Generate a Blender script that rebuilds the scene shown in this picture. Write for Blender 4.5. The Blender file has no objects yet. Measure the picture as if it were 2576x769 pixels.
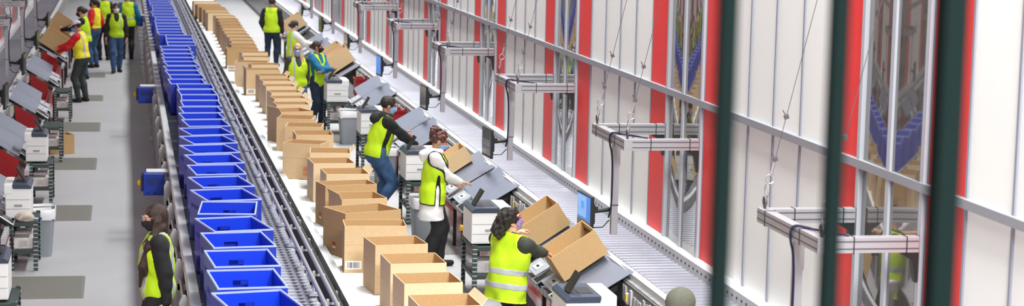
import bpy, bmesh, math, random
import numpy as np
from mathutils import Vector, Matrix
random.seed(7)
C = bpy.context.scene.collection
PI = math.pi
W0, H0, FPX, CXP, CYP = 2576, 769, 5100.0, 1288.0, 384.5
CAM_H = 4.5
VP = (313.0, -290.0)

def _basis(roll=-.002):
    D = np.array([VP[0]-CXP, VP[1]-CYP, FPX]); D /= np.linalg.norm(D)
    u0 = np.array([math.sin(roll), -math.cos(roll), 0.]); Z = u0-D*(u0@D); Z /= np.linalg.norm(Z)
    X = np.cross(D, Z)
    if X[0] < 0: X = -X
    return X, D, Z
BX, BD, BZ = _basis()
def _ray(px, py):
    r = np.array([px-CXP, py-CYP, FPX]); return (r@BX, r@BD, r@BZ)
def atz(px, py, z):
    r = _ray(px, py); t = (z-CAM_H)/r[2]; return Vector((r[0]*t, r[1]*t, z))
def aty(px, py, y):
    r = _ray(px, py); t = y/r[1]; return Vector((r[0]*t, y, r[2]*t+CAM_H))

# ---------------------------------------------------------------- materials
def lin(c):
    return c/12.92 if c <= .04045 else ((c+.055)/1.055)**2.4
def rgb(r, g, b): return (lin(r/255.), lin(g/255.), lin(b/255.), 1)
_M = {}
def mat(name, col, rough=.5, metal=0., noise=0., nscale=8., bump=0., bscale=40., emit=None, spec=.5, trans=0., alpha=1., stretch=None, coat=0.):
    if name in _M: return _M[name]
    m = bpy.data.materials.new(name); m.use_nodes = True
    nt = m.node_tree; b = nt.nodes['Principled BSDF']
    b.inputs['Base Color'].default_value = col
    b.inputs['Roughness'].default_value = rough
    b.inputs['Metallic'].default_value = metal
    b.inputs['Specular IOR Level'].default_value = spec
    if trans: b.inputs['Transmission Weight'].default_value = trans
    if alpha < 1: b.inputs['Alpha'].default_value = alpha
    if coat: b.inputs['Coat Weight'].default_value = coat
    if noise or bump:
        tc = nt.nodes.new('ShaderNodeTexCoord'); src = tc.outputs['Object']
        if stretch:
            mp = nt.nodes.new('ShaderNodeMapping'); mp.inputs['Scale'].default_value = stretch
            nt.links.new(src, mp.inputs['Vector']); src = mp.outputs['Vector']
    if noise:
        n = nt.nodes.new('ShaderNodeTexNoise'); n.inputs['Scale'].default_value = nscale; n.inputs['Detail'].default_value = 5
        nt.links.new(src, n.inputs['Vector'])
        r = nt.nodes.new('ShaderNodeValToRGB'); r.color_ramp.elements[0].position = .3; r.color_ramp.elements[1].position = .7
        r.color_ramp.elements[0].color = tuple(c*(1-noise) for c in col[:3])+(1,)
        r.color_ramp.elements[1].color = tuple(min(1, c*(1+noise)) for c in col[:3])+(1,)
        nt.links.new(n.outputs['Fac'], r.inputs['Fac']); nt.links.new(r.outputs['Color'], b.inputs['Base Color'])
    if bump:
        n2 = nt.nodes.new('ShaderNodeTexNoise'); n2.inputs['Scale'].default_value = bscale; n2.inputs['Detail'].default_value = 3
        nt.links.new(src, n2.inputs['Vector'])
        bp = nt.nodes.new('ShaderNodeBump'); bp.inputs['Strength'].default_value = bump; bp.inputs['Distance'].default_value = .01
        nt.links.new(n2.outputs['Fac'], bp.inputs['Height']); nt.links.new(bp.outputs['Normal'], b.inputs['Normal'])
    if emit:
        b.inputs['Emission Color'].default_value = emit[0]; b.inputs['Emission Strength'].default_value = emit[1]
    _M[name] = m
    return m

# ---------------------------------------------------------------- mesh builder
class MB:
    def __init__(s, mirror=False):
        s.v = []; s.f = []; s.mi = []; s.mirror = mirror; s.m = 0
    def add(s, vs, fs):
        o = len(s.v)
        s.v += [tuple(p) for p in vs]
        s.f += [tuple(i+o for i in f) for f in fs]; s.mi += [s.m]*len(fs)
        return s
    def box(s, x0, x1, y0, y1, z0, z1):
        vs = [(x, y, z) for z in (z0, z1) for y in (y0, y1) for x in (x0, x1)]
        return s.add(vs, [(0, 2, 3, 1), (4, 5, 7, 6), (0, 1, 5, 4), (2, 6, 7, 3), (0, 4, 6, 2), (1, 3, 7, 5)])
    def obox(s, c, ax, ay, az):
        c = Vector(c); ax = Vector(ax); ay = Vector(ay); az = Vector(az)
        vs = [c+i*ax+j*ay+k*az for k in (-1, 1) for j in (-1, 1) for i in (-1, 1)]
        return s.add(vs, [(0, 2, 3, 1), (4, 5, 7, 6), (0, 1, 5, 4), (2, 6, 7, 3), (0, 4, 6, 2), (1, 3, 7, 5)])
    def plate(s, q, t):
        """four corners, thickened by t along the normal (downwards side)"""
        q = [Vector(p) for p in q]; n = (q[1]-q[0]).cross(q[3]-q[0]).normalized()*t
        vs = q+[p-n for p in q]
        return s.add(vs, [(0, 1, 2, 3), (7, 6, 5, 4), (0, 4, 5, 1), (1, 5, 6, 2), (2, 6, 7, 3), (3, 7, 4, 0)])
    def prism(s, poly, ax, a0, a1):
        """poly in the two other axes order; ax 0/1/2"""
        n = len(poly)
        def P(p, a):
            if ax == 0: return (a, p[0], p[1])
            if ax == 1: return (p[0], a, p[1])
            return (p[0], p[1], a)
        vs = [P(p, a0) for p in poly]+[P(p, a1) for p in poly]
        fs = [tuple(range(n))[::-1], tuple(range(n, 2*n))]+[(i, (i+1) % n, (i+1) % n+n, i+n) for i in range(n)]
        return s.add(vs, fs)
    def tube(s, pts, r, n=8, cap=True):
        pts = [Vector(p) for p in pts]; k = len(pts)
        rs = r if isinstance(r, (list, tuple)) else [r]*k
        vs = []; prev = None
        for i, p in enumerate(pts):
            d = (pts[min(i+1, k-1)]-pts[max(i-1, 0)]).normalized()
            if prev is None:
                a = Vector((0, 0, 1)) if abs(d.z) < .9 else Vector((1, 0, 0)); u = d.cross(a).normalized()
            else:
                u = (prev-d*prev.dot(d)).normalized()
            prev = u; w = d.cross(u)
            for j in range(n):
                t = 2*PI*j/n; vs.append(p+(u*math.cos(t)+w*math.sin(t))*rs[i])
        fs = [(i*n+j, i*n+(j+1) % n, (i+1)*n+(j+1) % n, (i+1)*n+j) for i in range(k-1) for j in range(n)]
        if cap: fs += [tuple(range(n))[::-1], tuple(range((k-1)*n, k*n))]
        return s.add(vs, fs)
    def lathe(s, prof, c=(0, 0, 0), n=20, sx=1, sy=1):
        vs = []
        for r, z in prof:
            for j in range(n):
                t = 2*PI*j/n; vs.append((c[0]+r*math.cos(t)*sx, c[1]+r*math.sin(t)*sy, c[2]+z))
        k = len(prof)
        fs = [(i*n+j, i*n+(j+1) % n, (i+1)*n+(j+1) % n, (i+1)*n+j) for i in range(k-1) for j in range(n)]
        return s.add(vs, fs+[tuple(range(n))[::-1], tuple(range((k-1)*n, k*n))])
    def torus(s, c, R, r, ax=0, n=14, m=6):
        vs = []
        for i in range(n):
            a = 2*PI*i/n
            for j in range(m):
                b = 2*PI*j/m; q = R+r*math.cos(b)
                p = (q*math.cos(a), q*math.sin(a), r*math.sin(b))
                p = (p[2], p[0], p[1]) if ax == 0 else ((p[0], p[2], p[1]) if ax == 1 else p)
                vs.append((c[0]+p[0], c[1]+p[1], c[2]+p[2]))
        fs = [(i*m+j, ((i+1) % n)*m+j, ((i+1) % n)*m+(j+1) % m, i*m+(j+1) % m) for i in range(n) for j in range(m)]
        return s.add(vs, fs)
    def build(s, name, m, parent=None, org=(0, 0, 0), smooth=None, bevel=0, weld=False):
        me = bpy.data.meshes.new(name)
        o = Vector(org)
        vs = s.v
        if s.mirror: vs = [(2.82-x, y, z) for x, y, z in vs]
        vs = [(x-o.x, y-o.y, z-o.z) for x, y, z in vs]
        fs = [f[::-1] for f in s.f] if s.mirror else s.f
        me.from_pydata(vs, [], fs)
        for mm in (m if isinstance(m, (list, tuple)) else [m]): me.materials.append(mm)
        if isinstance(m, (list, tuple)): me.polygons.foreach_set('material_index', s.mi)
        bm = bmesh.new(); bm.from_mesh(me)
        if weld: bmesh.ops.remove_doubles(bm, verts=bm.verts, dist=1e-5)
        bmesh.ops.recalc_face_normals(bm, faces=bm.faces)
        if bevel:
            es = [e for e in bm.edges if len(e.link_faces) == 2 and e.calc_face_angle(0) > .6]
            bmesh.ops.bevel(bm, geom=es, offset=bevel, segments=2, affect='EDGES', profile=.7)
        bm.to_mesh(me); bm.free()
        if smooth:
            me.shade_smooth()
            me.set_sharp_from_angle(angle=math.radians(smooth))
        ob = bpy.data.objects.new(name, me); C.objects.link(ob)
        if parent: ob.parent = parent
        return ob

def chaikin(p, n=2):
    p = [Vector(q) for q in p]
    for _ in range(n):
        o = [p[0]]
        for a, b in zip(p, p[1:]): o += [a*.75+b*.25, a*.25+b*.75]
        p = o+[p[-1]]
    return p
class Each:
    """collects single pieces of one repeated part; the first hundred become parts, the rest one run"""
    def __init__(s, name, m, parent, org=(0, 0, 0), mirror=False, smooth=None, bevel=0):
        s.a = (name, m, parent, org); s.mirror = mirror; s.sm = smooth; s.bv = bevel; s.n = 0; s.rest = None
    def new(s):
        s.n += 1
        if s.n <= 100:
            s.cur = MB(s.mirror); return s.cur
        if s.rest is None: s.rest = MB(s.mirror)
        return s.rest
    def put(s):
        if s.n <= 100: s.cur.build(*s.a[:1], s.a[1], s.a[2], s.a[3], smooth=s.sm, bevel=s.bv)
    def box(s, *b): s.new().box(*b); s.put()
    def tube(s, *b): s.new().tube(*b); s.put()
    def end(s):
        if s.rest:
            o = s.rest.build(s.a[0]+'_run', s.a[1], s.a[2], s.a[3], smooth=s.sm); o['kind'] = 'stuff'
def openbox(mb, w, d, h, th, bot=.008):
    """one connected open carton: materials 0 outside, 1 inside, 2 cut edge"""
    x, y = w/2, d/2
    R = lambda a, b, z: [(-a, -b, z), (a, -b, z), (a, b, z), (-a, b, z)]
    vs = R(x, y, 0)+R(x, y, h)+R(x-th, y-th, h)+R(x-th, y-th, bot)
    o = len(mb.v); mb.v += vs
    for fs, m in (([(3, 2, 1, 0)]+[(i, (i+1) % 4, 4+(i+1) % 4, 4+i) for i in range(4)], 0), ([(4+i, 4+(i+1) % 4, 8+(i+1) % 4, 8+i) for i in range(4)], 2), ([(8+i, 8+(i+1) % 4, 12+(i+1) % 4, 12+i) for i in range(4)]+[(12, 13, 14, 15)], 1)):
        mb.f += [tuple(j+o for j in f) for f in fs]; mb.mi += [m]*len(fs)
def ring(mb, w, d, th, z0, z1):
    x, y = w/2, d/2
    R = lambda a, b, z: [(-a, -b, z), (a, -b, z), (a, b, z), (-a, b, z)]
    vs = R(x, y, z0)+R(x, y, z1)+R(x-th, y-th, z1)+R(x-th, y-th, z0)
    mb.add(vs, [(a*4+i, a*4+(i+1) % 4, (a*4+4) % 16+(i+1) % 4, (a*4+4) % 16+i) for a in range(4) for i in range(4)])
def stripes(name, ca, cb, axis, freq, duty=.5, rough=.6, jit=0.):
    """two colours alternating along one object axis"""
    if name in _M: return _M[name]
    m = mat(name, ca, rough); nt = m.node_tree; b = nt.nodes['Principled BSDF']
    tc = nt.nodes.new('ShaderNodeTexCoord'); sp = nt.nodes.new('ShaderNodeSeparateXYZ'); nt.links.new(tc.outputs['Object'], sp.inputs[0])
    v = sp.outputs[axis]
    def M(op, a, bb):
        n = nt.nodes.new('ShaderNodeMath'); n.operation = op
        for i, q in enumerate((a, bb)):
            if isinstance(q, (int, float)): n.inputs[i].default_value = q
            else: nt.links.new(q, n.inputs[i])
        return n.outputs[0]
    u = M('MULTIPLY', v, freq)
    if jit:
        nz = nt.nodes.new('ShaderNodeTexNoise'); nz.noise_dimensions = '1D'; nz.inputs['Scale'].default_value = freq*.7; nt.links.new(v, nz.inputs['W'])
        u = M('ADD', u, M('MULTIPLY', nz.outputs['Fac'], jit))
    f = M('LESS_THAN', M('FRACT', u, 0), duty)
    mx = nt.nodes.new('ShaderNodeMix'); mx.data_type = 'RGBA'; mx.inputs[6].default_value = ca; mx.inputs[7].default_value = cb
    nt.links.new(f, mx.inputs[0]); nt.links.new(mx.outputs[2], b.inputs['Base Color'])
    return m

def thing(name, label, cat, loc=(0, 0, 0), rz=0., group=None):
    o = bpy.data.objects.new(name, None); C.objects.link(o)
    o.location = loc; o.rotation_euler = (0, 0, rz); o.empty_display_size = .1
    o['label'] = label; o['category'] = cat
    if group: o['group'] = group
    return o
def tag(o, label, cat, group=None):
    o['label'] = label; o['category'] = cat
    if group: o['group'] = group
    return o
def structure(o):
    o['kind'] = 'structure'; return o
def dup(root, loc, rz=0., label=None, group=None, skip=()):
    r = root.copy(); C.objects.link(r); r.location = loc; r.rotation_euler = (0, 0, rz)
    if label: r['label'] = label
    if group: r['group'] = group
    for ch in list(root.children):
        if ch.name.split('.')[0] in skip: continue
        c = ch.copy(); C.objects.link(c); c.parent = r
        for g in list(ch.children):
            d = g.copy(); C.objects.link(d); d.parent = c
    return r

# palette
card = mat('cardboard', rgb(210, 180, 138), .85, noise=.07, nscale=60)
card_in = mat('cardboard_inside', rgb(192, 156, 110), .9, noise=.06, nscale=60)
card_pale = mat('cardboard_pale', rgb(222, 196, 158), .85, noise=.05, nscale=50)
card_brown = mat('cardboard_brown', rgb(188, 154, 108), .85, noise=.06, nscale=60)
tape_m = mat('packing_tape', rgb(205, 170, 120), .25)
white_lab = mat('label_paper', rgb(240, 238, 236), .6)
ink = mat('label_ink', rgb(70, 70, 78), .6)
red_ink = mat('red_ink', rgb(196, 84, 52), .7)
blue_p = mat('blue_plastic', rgb(10, 50, 186), .36, noise=.06, nscale=3, spec=.7)
rim_highlight = mat('rim_edge_highlight', rgb(176, 194, 250), .3)  # pale cut edge, whitened further to put the rim highlight into the colour
dark_slot = mat('dark_slot', rgb(10, 16, 60), .7)
galv = mat('galvanised', rgb(214, 214, 216), .42, .35, noise=.05, nscale=5)
alu = mat('aluminium', rgb(176, 175, 179), .35, .45)
alu_dark = mat('aluminium_groove', rgb(96, 92, 98), .5, .4)
steel = mat('roller_steel', rgb(140, 140, 151), .36, .4)
steel_glare = mat('roller_glare_white', rgb(244, 244, 240), .45)  # metal rollers; glare of the overhead lamps is put into this white
white_paint = mat('white_paint', rgb(206, 207, 210), .45)
grey_tray = mat('grey_tray', rgb(122, 127, 142), .5, noise=.03, nscale=12)
grey_plastic = mat('grey_bin', rgb(140, 146, 152), .55)
black_p = mat('black_plastic', rgb(22, 24, 24), .5)
dark_metal = mat('dark_metal', rgb(46, 47, 46), .55, .3, noise=.2, nscale=9)
slot_green = mat('green_grey_angle', rgb(58, 72, 70), .5, .2)
red_m = mat('red_guard', rgb(160, 12, 20), .4, noise=.05, nscale=4)
red_wall = mat('red_wall_panel', rgb(232, 50, 48), .5, noise=.05, nscale=40, bump=.05, bscale=200)
pink_reflection = mat('guard_pink_reflection', rgb(226, 176, 176), .12, spec=.7)  # clear acrylic guard; the red reflected in it is put into the colour
wall_white = mat('white_wall_panel', rgb(240, 241, 237), .5)
strip_m = mat('grey_strip', rgb(142, 143, 149), .5)
seam_m = mat('seam_profile', rgb(146, 148, 160), .5, .2)
frame_m = mat('frame_profile', rgb(182, 184, 192), .45, .2)
printer_w = mat('printer_white', rgb(232, 232, 230), .4)
printer_d = mat('printer_navy', rgb(54, 64, 82), .4)
floor_m = mat('concrete', rgb(176, 175, 178), .45, noise=.05, nscale=.9, bump=.02, bscale=6)
mat_m = mat('rubber_mat', rgb(112, 110, 104), .8, noise=.12, nscale=90)
yellow = mat('yellow_sticker', rgb(240, 214, 30), .5)
orange_y = mat('yellow_knob', rgb(238, 176, 20), .4)
motor_b = mat('motor_blue', rgb(18, 48, 150), .35)
cable_m = mat('black_cable', rgb(20, 22, 26), .5)
post_g = mat('post_green', rgb(12, 26, 25), .9, spec=.1)
clear_bag = mat('liner_bag', rgb(225, 225, 228), .3)
# ---------------------------------------------------------------- soft bodies from distance fields
def V3(*a): return np.array(a, float)
def cap(a, b, ra, rb=None):
    a = np.array(a, float); b = np.array(b, float); rb = ra if rb is None else rb
    def f(P):
        ba = b-a; d = P-a; t = np.clip((d@ba)/max(ba@ba, 1e-9), 0, 1)
        return np.sqrt(((d-t[:, None]*ba)**2).sum(1))-(ra+t*(rb-ra))
    return f
def ell(c, r, R=None):
    c = np.array(c, float); r = np.array(r, float)
    def f(P):
        d = P-c
        if R is not None: d = d@R
        k0 = np.sqrt(((d/r)**2).sum(1)); k1 = np.sqrt(((d/(r*r))**2).sum(1))+1e-9
        return k0*(k0-1)/k1
    return f
def plane(p, n):
    p = np.array(p, float); n = np.array(n, float); n = n/np.linalg.norm(n)
    return lambda P: (P-p)@n            # negative behind the plane (opposite n)
def union(fs, k=.03):
    def f(P):
        d = fs[0](P)
        for g in fs[1:]:
            e = g(P)
            if k > 0:
                h = np.clip(.5+.5*(e-d)/k, 0, 1); d = e*(1-h)+d*h-k*h*(1-h)
            else: d = np.minimum(d, e)
        return d
    return f
def inter(*fs):
    return lambda P: np.max([g(P) for g in fs], axis=0)
def neg(f): return lambda P: -f(P)
def grow(f, g): return lambda P: f(P)-g
def wrinkle(f, amp, fr, seed=0, zs=1.):
    rs = np.random.RandomState(seed); K = rs.normal(size=(6, 3))*fr*np.array((1, 1, zs)); ph = rs.rand(6)*6.28
    def g(P):
        d = f(P); n = np.zeros(len(P))
        for k, p in zip(K, ph): n += np.sin(P@k+p+.6*np.sin(P@(k*np.array((-.8, 1.1, .9)))*.7))
        return d+amp*n/3.
    return g
def surf(f, lo, hi, h):
    lo = np.array(lo, float); hi = np.array(hi, float)
    n = np.maximum(np.ceil((hi-lo)/h).astype(int)+1, 3)
    ax = [lo[i]+h*np.arange(n[i]) for i in range(3)]
    B = 5; nb = (n+B-1)//B
    cen = np.stack(np.meshgrid(*[lo[i]+h*(np.arange(nb[i])*B+(B-1)/2) for i in range(3)], indexing='ij'), -1).reshape(-1, 3)
    fc = f(cen); near = np.abs(fc) < h*B*1.35+.012
    Fb = np.repeat(np.where(fc < 0, -1., 1.)[:, None], B**3, 1)
    off = np.stack(np.meshgrid(*[np.arange(B)]*3, indexing='ij'), -1).reshape(-1, 3)-(B-1)/2
    pp = (cen[near][:, None, :]+off[None]*h).reshape(-1, 3)
    if len(pp): Fb[near] = f(pp).reshape(-1, B**3)
    F = Fb.reshape(*nb, B, B, B).transpose(0, 3, 1, 4, 2, 5).reshape(nb*B)[:n[0], :n[1], :n[2]].copy()
    F[0], F[-1] = np.maximum(F[0], 1e-4), np.maximum(F[-1], 1e-4)
    F[:, 0], F[:, -1] = np.maximum(F[:, 0], 1e-4), np.maximum(F[:, -1], 1e-4)
    F[:, :, 0], F[:, :, -1] = np.maximum(F[:, :, 0], 1e-4), np.maximum(F[:, :, -1], 1e-4)
    F = np.where(np.abs(F) < 1e-7, 1e-7, F)
    S = F < 0
    cn = n-1
    acc = np.zeros((*cn, 3)); cnt = np.zeros(cn)
    I = np.stack(np.meshgrid(*[np.arange(c) for c in cn], indexing='ij'), -1).astype(float)
    sl = lambda o: tuple(slice(o[i], o[i]+cn[i]) for i in range(3))
    for a in range(3):
        b, c = (a+1) % 3, (a+2) % 3
        for ob in (0, 1):
            for oc in (0, 1):
                o0 = [0, 0, 0]; o0[b] = ob; o0[c] = oc; o1 = list(o0); o1[a] = 1
                f0, f1 = F[sl(o0)], F[sl(o1)]
                m = (f0 < 0) != (f1 < 0)
                t = np.where(m, f0/(f0-f1+1e-20), 0)
                p = I+np.array(o0, float); p[..., a] += t
                acc += np.where(m[..., None], p, 0); cnt += m
    act = cnt > 0
    idx = -np.ones(cn, int); idx[act] = np.arange(act.sum())
    verts = lo+h*(acc[act]/cnt[act][:, None])
    quads = []
    for a in range(3):
        b, c = (a+1) % 3, (a+2) % 3
        s0 = [slice(None)]*3; s1 = [slice(None)]*3
        s0[a] = slice(0, -1); s1[a] = slice(1, None)
        for q in (b, c): s0[q] = slice(1, -1); s1[q] = slice(1, -1)
        A, B = S[tuple(s0)], S[tuple(s1)]
        loc = np.argwhere(A != B)
        if not len(loc): continue
        fl = A[tuple(loc.T)]
        loc[:, b] += 1; loc[:, c] += 1
        def at(db, dc):
            q = loc.copy(); q[:, b] -= db; q[:, c] -= dc
            return idx[tuple(q.T)]
        Q = np.stack([at(1, 1), at(0, 1), at(0, 0), at(1, 0)], 1)
        Q[~fl] = Q[~fl][:, ::-1]
        quads.append(Q)
    return verts, (np.concatenate(quads) if quads else np.zeros((0, 4), int))
def soft(name, patches, m, parent, islands=False):
    """one mesh from a list of (field, lo, hi, step)"""
    V = []; Q = []; o = 0
    for f, lo, hi, h in patches:
        v, q = surf(f, lo, hi, h)
        V.append(v); Q.append(q+o); o += len(v)
    V = np.concatenate(V); Q = np.concatenate(Q)
    if not len(V): return None
    if islands:                                      # every loose piece becomes a part of its own
        lab = np.arange(len(V))
        while True:
            mn = lab[Q].min(1); new = lab.copy()
            for c in range(4): np.minimum.at(new, Q[:, c], mn)
            if (new == lab).all(): break
            lab = new
        out = None
        for u in np.unique(lab[Q[:, 0]]):
            q = Q[lab[Q[:, 0]] == u]
            if len(q) < 12: continue
            ids, inv = np.unique(q, return_inverse=True)
            me = bpy.data.meshes.new(name); me.from_pydata(V[ids].tolist(), [], inv.reshape(-1, 4).tolist()); me.materials.append(m); me.shade_smooth()
            out = bpy.data.objects.new(name, me); C.objects.link(out); out.parent = parent
        return out
    me = bpy.data.meshes.new(name); me.from_pydata(V.tolist(), [], Q.tolist())
    me.materials.append(m); me.shade_smooth()
    ob = bpy.data.objects.new(name, me); C.objects.link(ob); ob.parent = parent
    return ob
def unit(v): v = np.array(v, float); return v/(np.linalg.norm(v)+1e-9)
def ik(a, t, l1, l2, pole):
    a = np.array(a, float); d = np.array(t, float)-a; L = np.linalg.norm(d); dn = d/L
    L = min(L, .995*(l1+l2)); L = max(L, abs(l1-l2)+.02)
    x = (l1*l1-l2*l2+L*L)/(2*L); hh = math.sqrt(max(l1*l1-x*x, 0))
    p = np.array(pole, float); p = unit(p-dn*(p@dn))
    return a+dn*x+p*hh, a+dn*L

lime = mat('hi_vis_lime', rgb(186, 222, 18), .75, bump=.06, bscale=300)
lime_y = mat('hi_vis_yellow', rgb(236, 222, 40), .7, bump=.06, bscale=300)
silver = mat('reflective_band', rgb(176, 178, 182), .4)
skinA = mat('skin_light', rgb(222, 170, 142), .55)
skinB = mat('skin_tan', rgb(186, 134, 104), .55)
hair_blk = mat('hair_dark', rgb(34, 26, 22), .45, noise=.4, nscale=30, bump=.5, bscale=60, stretch=(6, 6, 1))
hair_brn = mat('hair_brown', rgb(52, 36, 28), .36, noise=.6, nscale=22, bump=.7, bscale=30, stretch=(8, 8, .7))
hair_red = mat('hair_auburn', rgb(78, 42, 34), .42, noise=.4, nscale=30, bump=.5, bscale=60)
hair_bld = mat('hair_blond', rgb(186, 156, 122), .45, noise=.3, nscale=30, bump=.4, bscale=60, stretch=(6, 6, 1))
eye_w = mat('eye', rgb(60, 45, 40), .2)
def cloth(name, r, g, b, rough=.85, noise=.12): return mat(name, rgb(r, g, b), rough, noise=noise, nscale=14, bump=.08, bscale=120)
black_c = cloth('black_cloth', 26, 26, 28); char_c = cloth('charcoal_cloth', 52, 56, 56); denim = cloth('denim', 52, 82, 120, noise=.3)
navy_c = cloth('navy_cloth', 22, 36, 58); white_c = cloth('white_coat_cloth', 226, 224, 222, noise=.03); teal_c = cloth('teal_cloth', 8, 98, 140)
red_c = cloth('red_cloth', 206, 28, 38); olive_c = cloth('olive_cloth', 58, 62, 54); ltblue = mat('blue_mask', rgb(140, 176, 222), .7)
black_mask = mat('black_mask', rgb(24, 24, 26), .7); white_mask = mat('white_mask', rgb(230, 228, 232), .7)
floral = mat('floral_mask', rgb(150, 120, 170), .7, noise=.45, nscale=70)
piping = mat('black_piping', rgb(20, 34, 30), .7)

def person(label, loc, rz, H=1.68, h=.014, lean=0., side=0., twist=0., hands=None, feet=None, elbow=None, knee=None, drop=0.,
           head=(0, 0, 0), skin=None, top=None, hem=.50, pants=None, shoes=None, vest=None, vest_hem=.47, stripes=(), vstripes=(),
           hair=None, hair_kind='short', mask=None, mask_low=0., glasses=None, cap_m=None, open_fingers=.5, hood=None, coat=False,
           trim=None, palm=None, wide=1.0, slit=False, group=None, name='person', vlong=(0, 0)):
    s = H/1.7
    root = thing(name, label, 'person', loc, rz, group)
    Rm = lambda v: np.array(v, float)*s
    pel = Rm((0, 0, .93-drop))
    ld = unit((side, lean, 1.)); 
    right0 = unit((math.cos(twist), math.sin(twist), 0)); fwd = unit(np.cross(ld, right0)); fwd = unit(np.cross(ld, right0)); right = unit(np.cross(fwd, ld)); 
    # right x up = fwd ? keep fwd pointing +y
    if fwd[1] < 0 and abs(twist) < 1.5: fwd = -fwd
    right = unit(np.cross(fwd, ld))
    T = np.stack([right, fwd, ld], 1)
    tp = lambda x, y, z: pel+T@(np.array((x, y, z), float)*s)
    chest = tp(0, .0, .30); neck0 = tp(0, -.01, .50); w_ = wide
    shR, shL = tp(.165*w_, -.01, .45), tp(-.165*w_, -.01, .45)
    ua, fa = .29*s, .255*s; tl, sl_ = .43*s, .42*s
    hands = hands or {}
    elbow = elbow or {}
    tgt = {}; J = {}
    for k, sh, sg in (('R', shR, 1), ('L', shL, -1)):
        t = hands.get(k)
        if t is None: t = sh+Rm((sg*.08, .06, -.50))
        t = np.array(t, float)
        pole = elbow.get(k, (sg*.5, -.6, -.6))
        e, w = ik(sh, t, ua, fa, pole); J[k] = (sh, e, w)
    feet = feet or {'R': (.10, .0), 'L': (-.10, .02)}
    G = {}
    for k, sg in (('R', 1), ('L', -1)):
        ft = feet[k]; ank = np.array((ft[0]*s, ft[1]*s, (ft[2] if len(ft) > 2 else 0)*s+.085*s))
        hp = pel+np.array((right0[0]*.09*sg*s, right0[1]*.09*sg*s, -.02*s))
        kn, an = ik(hp, ank, tl, sl_, (knee or {}).get(k, (0.15*sg, 1, 0)))
        toe = ft[3] if len(ft) > 3 else (.05*sg, .20, 0)
        G[k] = (hp, kn, an, an+np.array((toe[0], toe[1], 0))*s*.62)
    # ---- fields
    def torso(g):
        return [ell(tp(0, -.005, .0), (np.array((.165*w_, .125, .15)))*s+g, T), cap(tp(0, 0, .05), tp(0, .005, .22), .118*s*w_+g, .125*s*w_+g),
                ell(tp(0, .01, .30), np.array((.168*w_, .125, .20))*s+g, T), cap(tp(-.12*w_, -.01, .445), tp(.12*w_, -.01, .445), .062*s+g),
                cap(tp(0, -.01, .44), tp(0, 0, .53), .068*s+g, .055*s+g)]
    def arm(k, g, wr=1.):
        a, b, c = J[k]; c2 = b+(c-b)*wr
        return [cap(a, b, .056*s+g, .046*s+g), cap(b, c2, .046*s+g, .031*s+g*.8)]
    def leg(k, g, lo=1.):
        hp, kn, an, to = G[k]
        calf = kn+(an-kn)*.35-np.array((0, .02*s, 0))
        return [cap(hp, kn, .088*s+g, .058*s+g), cap(kn, calf, .055*s+g, .056*s+g), cap(calf, kn+(an-kn)*lo, .056*s+g, .038*s+g)]
    pts = [pel, chest, neck0, tp(0, 0, .85)]+[q for k in 'RL' for q in J[k]]+[q for k in 'RL' for q in G[k]]
    P_ = np.array(pts); lo = P_.min(0)-.22*s; hi = P_.max(0)+.22*s
    lo[2] = max(lo[2], -.01)
    # ---- head frame
    hc = tp(0, .012, .655)
    yaw, pit, rol = head
    cy, sy, cp_, sp, cr, sr = math.cos(yaw), math.sin(yaw), math.cos(pit), math.sin(pit), math.cos(rol), math.sin(rol)
    Rz = np.array([[cy, -sy, 0], [sy, cy, 0], [0, 0, 1]]); Rx = np.array([[1, 0, 0], [0, cp_, -sp], [0, sp, cp_]]); Ry = np.array([[cr, 0, sr], [0, 1, 0], [-sr, 0, cr]])
    HB = np.stack([right, fwd, ld], 1)
    base = np.eye(3) if abs(lean) < .01 else np.stack([right, unit(fwd+np.array((0, 0, .5*lean))), unit(ld*.6+np.array((0, 0, .4)))], 1)
    base[:, 2] = unit(np.cross(base[:, 0], base[:, 1]))
    HR = base@Rz@Rx@Ry
    neck_top = tp(0, 0, .56)
    hc = neck_top+HR@(np.array((0, .012, .105))*s)
    hp_ = lambda x, y, z: hc+HR@(np.array((x, y, z), float)*s)
    hell = lambda c, r, g=0.: ell(hp_(*c), np.array(r)*s+g, HR)
    def skull(g=0.):
        return [hell((0, -.012, .03), (.076, .096, .086), g), hell((0, .025, -.035), (.060, .072, .085), g), hell((0, .045, -.088), (.040, .042, .032), g)]
    nose = [cap(hp_(0, .088, .008), hp_(0, .110, -.036), .009*s, .014*s), hell((0, .094, -.070), (.022, .012, .010)), hell((0, .088, .022), (.045, .016, .010)),
            hell((.076, -.008, -.018), (.010, .022, .032)), hell((-.076, -.008, -.018), (.010, .022, .032))]
    hd = union(skull()+nose+[cap(neck_top-np.array((0, 0, .06))*s, hp_(0, -.015, -.06), .054*s, .056*s)], .012*s)
    hd = inter(hd, neg(union([hell((.031, .100, .004), (.018, .014, .011)), hell((-.031, .100, .004), (.018, .014, .011))], 0)))
    hh = max(.006, h*.5)
    patches = [(union(torso(-.004)+arm('R', -.004)+arm('L', -.004)+leg('R', -.004)+leg('L', -.004), .02), lo, hi, max(h, .016)),
               (hd, hc-.17*s, hc+.17*s, hh)]
    # ---- hands
    for k, sg in (('R', 1), ('L', -1)):
        a, e, w = J[k]
        d = unit(w-e)
        spec = (palm or {}).get(k)
        pn = np.array(spec[0], float) if spec else np.array((-sg, .2, 0.))     # palm normal (faces this way)
        if spec and len(spec) > 1 and spec[1] is not None: d = unit(spec[1])
        pn = unit(pn-d*(pn@d)); sd = np.cross(pn, d)*sg*-1; sd = unit(sd)      # thumb side
        cu = spec[2] if spec and len(spec) > 2 else open_fingers
        pr = [ell(w+d*.045*s, np.array((.040, .052, .016))*s, np.stack([sd, d, pn], 1)), cap(w-d*.02*s, w+d*.02*s, .028*s, .027*s)]
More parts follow.
